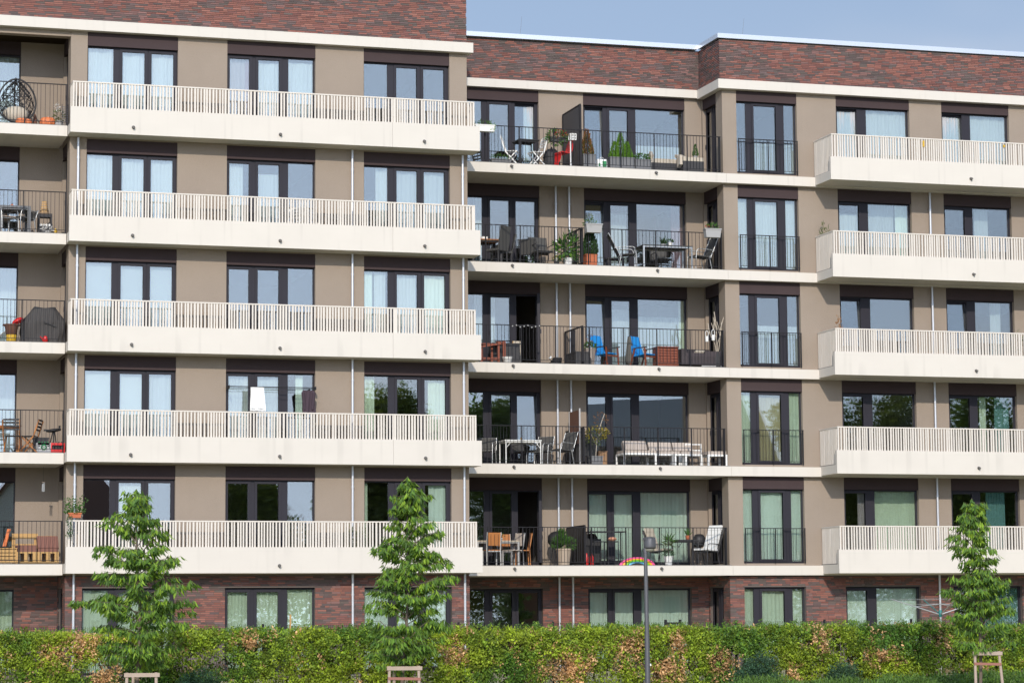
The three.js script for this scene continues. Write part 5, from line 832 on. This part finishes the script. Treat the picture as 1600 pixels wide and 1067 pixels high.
  t = thing('red_cushion', 'red cushion lying on a dark pot beside the covered grill', 'cushion', [-1.251, f + .52, -.95]); part(t, 'cushion', M.red, m => m.add(new THREE.SphereGeometry(.19, 14, 10).scale(.9, .42, .7).rotateZ(.5).translate(0, .08, 0))); part(t, 'piping', M.red, m => m.add(new THREE.TorusGeometry(.16, .014, 6, 18).rotateX(Math.PI / 2).rotateZ(.5).translate(0, .08, 0)));
  t = thing('fire_bowl', 'dark brown pot with a wide rim below the red cushion', 'pot', [-1.42, f, -.95]); part(t, 'body', M.brownCloth, m => m.lathe([[.001, .22], [.15, .22], [.18, .44], [.24, .47], [.24, .50], [.001, .5]], [0, 0, 0], 18)); part(t, 'base', M.yellow, m => m.lathe([[.001, 0], [.13, 0], [.145, .215], [.001, .215]], [0, 0, 0], 18));
  t = thing('red_ball', 'red watering can half hidden under the grill cover', 'watering can', [-0.527, f, -.75]); part(t, 'body', M.red, m => m.lathe([[.001, 0], [.075, 0], [.07, .14], [.04, .18], [.001, .18]], [0, 0, 0], 14)); part(t, 'spout', M.red, m => m.tube([-.05, .06, 0], [-.14, .17, .02], .018, .012));
  f = F(1);
  table('orange wooden table at the photo edge, second storey left', [-1.579, f, -1.2], 0, 0.9, 0.7, 0.74, M.orangeWood, M.orangeWood, { leg: .022 });
  const w1 = crossChair('orange wooden folding chair with a black backrest beside the table', [-1.347, f, -.95], 2.9, { mat: M.orangeWood, seatMat: M.black, h: .88, group: 'orange wooden folding chairs', w: .46 });
  copyOf(w1, [-0.878, f, -1.0], -1.2, 'orange wooden folding chair in profile left of the crates');
  const crate = (label, px, z, mt, logo) => { const t = thing('drink_crate', label, 'crate', [px, f, z]); part(t, 'shell', mt, m => m.box(-.19, .19, 0, .05, -.13, .13).box(-.19, -.16, .05, .27, -.13, .13).box(.16, .19, .05, .27, -.13, .13).box(-.159, .159, .05, .27, -.13, -.11).box(-.159, .159, .05, logo ? .27 : .10, .11, .13).box(-.159, .159, .21, .271, .108, .13)); part(t, 'bottle', logo ? M.green : M.dark, m => { for (let i = 0; i < 4; i++) for (let j = 0; j < 2; j++) m.lathe([[.001, .05], [.033, .05], [.033, .19], [.013, .25], [.013, .31], [.001, .31]], [-.115 + i * .077, 0, -.05 + j * .09], 8); }); if (logo) { part(t, 'emblem', M.green, m => m.add(new THREE.TorusGeometry(.062, .02, 8, 22).translate(0, .15, .132)).add(new THREE.BoxGeometry(.05, .016, .01).translate(0, .15, .136))); part(t, 'grip', M.black, m => m.box(-.145, -.095, .17, .20, .1305, .136).box(.095, .145, .17, .20, .1305, .136)); } return t; };
  crate('light grey drinks crate with a round green emblem', -0.532, -.85, M.ltgrey, 1); crate('red drinks crate with bottles in the corner, second storey left', -0.153, -.85, M.red, 0);
  t = thing('work_stool', 'black stool with a small curved backrest behind the crates', 'stool', [-0.213, f, -1.4]); part(t, 'seat', M.black, m => m.add(new THREE.SphereGeometry(.17, 14, 8).scale(1.25, .3, .9).rotateZ(.15).translate(.02, .66, 0))); part(t, 'backrest', M.black, m => m.add(new THREE.BoxGeometry(.16, .05, .06).translate(-.17, .66, 0)).add(new THREE.BoxGeometry(.05, .14, .05).translate(.18, .72, 0))); part(t, 'leg', M.black, m => m.tube([0, 0, .1], [.02, .62, 0], .016)); part(t, 'leg', M.black, m => m.tube([.14, 0, -.1], [.05, .62, 0], .016)); part(t, 'leg', M.black, m => m.tube([-.14, 0, -.1], [0, .62, 0], .016));
  t = thing('black_box', 'black plastic box behind the grey drinks crate', 'box', [-0.557, f, -1.25]); part(t, 'body', M.dark, m => m.box(-.2, .2, 0, .40, -.15, .15)); part(t, 'lid', M.black, m => m.box(-.21, .21, .402, .44, -.16, .16));
  f = F(0);
  t = thing('pallet_sofa', 'sofa of pale wooden pallets with brown cushions, first storey left', 'sofa', [-0.675, f, -1.1]);
  for (const [x0, x1] of [[-.58, -.005], [.005, .58]]) { part(t, 'pallet', M.paleWood, m => { m.box(x0, x1, .28, .32, -.4, .4).box(x0, x1, .02, .06, -.4, .4); for (const u of [0, .5, 1]) { const c = x0 + .06 + (x1 - x0 - .12) * u; m.box(c - .055, c + .055, .061, .279, .28, .40).box(c - .055, c + .055, .061, .279, -.4, -.28); } }); }
  part(t, 'backrest', M.paleWood, m => m.box(-.60, .10, .70, .84, -.42, -.39).box(-.60, .10, .52, .56, -.42, -.39).box(-.60, -.5, .32, .70, -.45, -.421).box(.0, .1, .32, .70, -.45, -.421).box(.12, .55, .66, .78, -.42, -.39));
  part(t, 'cushion', M.mauve, m => m.box(-.52, -.01, .322, .50, -.36, .38).box(.02, .56, .322, .42, -.36, .38)); part(t, 'back_cushion', M.mauve, m => m.add(panel([.30, .40, .30], [.29, .72, .12], .56, .14)));
  t = thing('wooden_crate', 'pale slatted wooden crate left of the pallet sofa', 'crate', [-1.481, f, -.9]); for (let i = 0; i < 4; i++) part(t, 'slat', M.paleWood, m => m.box(-.24, .24, .02 + i * .095, .095 + i * .095, .16, .18)); part(t, 'corner_post', M.paleWood, m => m.box(-.265, -.241, 0, .40, -.18, .185).box(.241, .265, 0, .40, -.18, .185)); part(t, 'lid', M.paleWood, m => m.box(-.27, .27, .402, .425, -.2, .2));
  t = thing('leaning_chair', 'pale red chair leaning at the photo edge, first storey left', 'chair', [-1.611, f, -1.0], -.8); part(t, 'backrest', M.pumpkin, m => m.add(panel([0, .4, -.1], [0, .95, -.32], .1, .03))); part(t, 'leg', M.pumpkin, m => m.add(panel([0, 0, .2], [0, .45, -.1], .06, .03))); part(t, 'seat', M.dark, m => m.box(-.2, .2, .44, .47, -.12, .3));
  t = thing('wind_chime', 'small wind chime hanging from the ceiling, first storey left', 'wind chime', [-0.479, 5.098, -1.2]); part(t, 'tube', M.alu, m => { for (let i = 0; i < 4; i++) m.tube([-.03 + i * .02, 0, 0], [-.03 + i * .02, .2 + .02 * i, 0], .007); }); part(t, 'cord', M.dark, m => m.tube([0, .24, 0], [0, 5.78 - 5.098, 0], .003)); part(t, 'disc', M.stake, m => m.lathe([[.001, .26], [.05, .26], [.05, .245], [.001, .245]], [0, 0, 0], 12));
}
// ---- cream balconies: laundry, folded chairs, plants
{
  let t = thing('laundry_rack', 'two dark laundry rods fixed across the window of the second storey', 'laundry rack', [0, 0, -.45]);
  const x0 = 4.45, x1 = 6.93, y1 = 7.977; part(t, 'rod', M.rail, m => m.tube([x0, y1 + .03, 0], [x1, y1 + .03, 0], .012)); part(t, 'rod', M.rail, m => m.tube([x0, y1 - .02, .16], [x1, y1 - .02, .16], .009)); part(t, 'bracket', M.rail, m => { for (const x of [x0 + .02, x1 - .02]) m.box(x - .012, x + .012, y1 - .04, y1 + .05, -.268, .17); });
  const drape = (name, label, px, w, h, y, z, mat, seed, parts) => { const t = thing(name, label, 'laundry', [px, y, z]); part(t, 'cloth', mat, m => { for (const s of [1, -1]) { const g = new THREE.BoxGeometry(w, h, .012, 16, 12, 1), P = g.attributes.position; for (let i = 0; i < P.count; i++) { const X = P.getX(i), v = .5 - P.getY(i) / h; P.setZ(i, P.getZ(i) + s * (.012 + .05 * v) + .028 * v * Math.sin(X * 26 + seed + s) + .012 * Math.sin(X * 55 + v * 5)); P.setX(i, X * (1 - .06 * Math.sin(v * 3 + seed)) + .02 * v * Math.sin(seed)); } g.translate(0, -h / 2, 0); g.computeVertexNormals(); m.add(g); } }); parts(t, m => m); return t; };
  drape('white_shirt', 'white printed cloth hanging over the laundry rod', 5.252, .40, .66, y1 + .0, -.29, M.white, 1.3, t => part(t, 'hem', M.ltgrey, m => m.box(-.18, .16, -.60, -.585, .075, .085)));
  drape('dark_jacket', 'dark purple jacket hanging from the laundry rod at the right', 6.698, .33, .62, y1 - .06, -.29, std([0.055, 0.035, 0.045], 0.95), 2.2, t => part(t, 'sleeve', std([0.05, 0.032, 0.042], 0.95), m => m.add(new THREE.CapsuleGeometry(.05, .44, 4, 8).rotateZ(.12).translate(-.13, -.30, .03)).add(new THREE.CapsuleGeometry(.05, .44, 4, 8).rotateZ(-.10).translate(.13, -.30, .03))));
  const wc = crossChair('white folding chair behind the cream railing, fourth storey, left one', [6.164, LV[3] + .30, -.38], -0.9, { h: .92, group: 'white chairs behind the fourth-storey cream railing' });
  copyOf(wc, [6.896, LV[3] + .30, -.36], 1.0, 'white folding chair behind the cream railing, fourth storey, right one');
  t = thing('trailing_plant', 'leafy climbing plant in a clay box on the left end of the lowest cream railing', 'plant', [0.242, 4.343, -.12]); trough(t, M.terracotta, .34, .18, .13, .08);
  foliage(t, LEAF.green, 330, 81, (r) => { const u = r(), a = r() < .5 ? -1 : 1; return { p: V((r() - .5) * .5 + a * u * .05, .12 + u * .55 * (r()), (r() - .5) * .2), d: V(r() - .5, r() - .6, r() - .5) }; }, .08, .035); foliage(t, LEAF.dark, 60, 82, (r) => ({ p: V(-.16 + (r() - .5) * .16, .1 - r() * .62, .12 + r() * .05), d: V(r() - .5, -.8, r() - .3) }), .07, .035); foliage(t, LEAF.green, 40, 83, (r) => ({ p: V(.42 + (r() - .5) * .35, -.05 - r() * .5, -.1), d: V(r() - .5, -.4, r() - .3) }), .07, .035);
  part(t, 'stem', M.bark, m => m.path([[0, .1, 0], [-.1, .35, 0], [-.2, .55, 0]], .006).path([[.02, .1, 0], [.1, .4, 0], [.25, .62, 0]], .006).path([[-.1, .1, .06], [-.2, -.1, .12], [-.22, -.5, .13]], .006));
  const bp = (label, px, py, k, z, seed, w, h, mat) => { const t = thing('balcony_plant', label, 'plant', [px, LV[k] + .30, z]); pot(t, M.terracotta, .09, .13, .24); foliage(t, mat, 150, seed, ballPlace([0, .24 + h / 2, 0], w, h / 2 + .05, .12), .12, .03); };
  bp('green plant behind the lowest cream railing, left of the middle tree', 7.92, 0, 0, -.35, 84, .16, .75, LEAF.olive); bp('yellowish plant behind the lowest cream railing, near the middle tree tip', 8.249, 0, 0, -.35, 85, .13, .70, LEAF.olive);
  bp('orange-leaved plant rising behind the right railing corner, third storey', 23.68, 0, 2, -2.25, 86, .12, 1.25, LEAF.rust); bp('green plant at the right photo edge behind the third-storey railing', 29.75, 0, 2, -2.2, 87, .22, .95, LEAF.green);
  bp('small green sprig behind the fourth-storey railing corner, left', 23.574, 0, 3, -3.02, 88, .05, 1.35, LEAF.olive); bp('small green sprig behind the fourth-storey railing corner, right', 23.715, 0, 3, -2.95, 89, .05, 1.15, LEAF.olive);
  for (const [i, lab] of [[0, 'yellow tag hanging on the top right railing'], [1, 'small yellow clip on the top right railing near the photo edge']]) { const t = thing('yellow_tag', lab, 'tag', [i ? 29.281 : 26.51, i ? 16.114 : 16.005, -1.875]); part(t, 'tag', M.yellow, m => m.box(-.03, .03, 0, i ? .08 : .19, -.008, .008)); part(t, 'hook', M.dark, m => m.path([[0, i ? .08 : .19, 0], [.015, i ? .11 : .22, 0], [0, i ? .12 : .235, 0]], .005)); }
}
renderer.render(scene, camera);
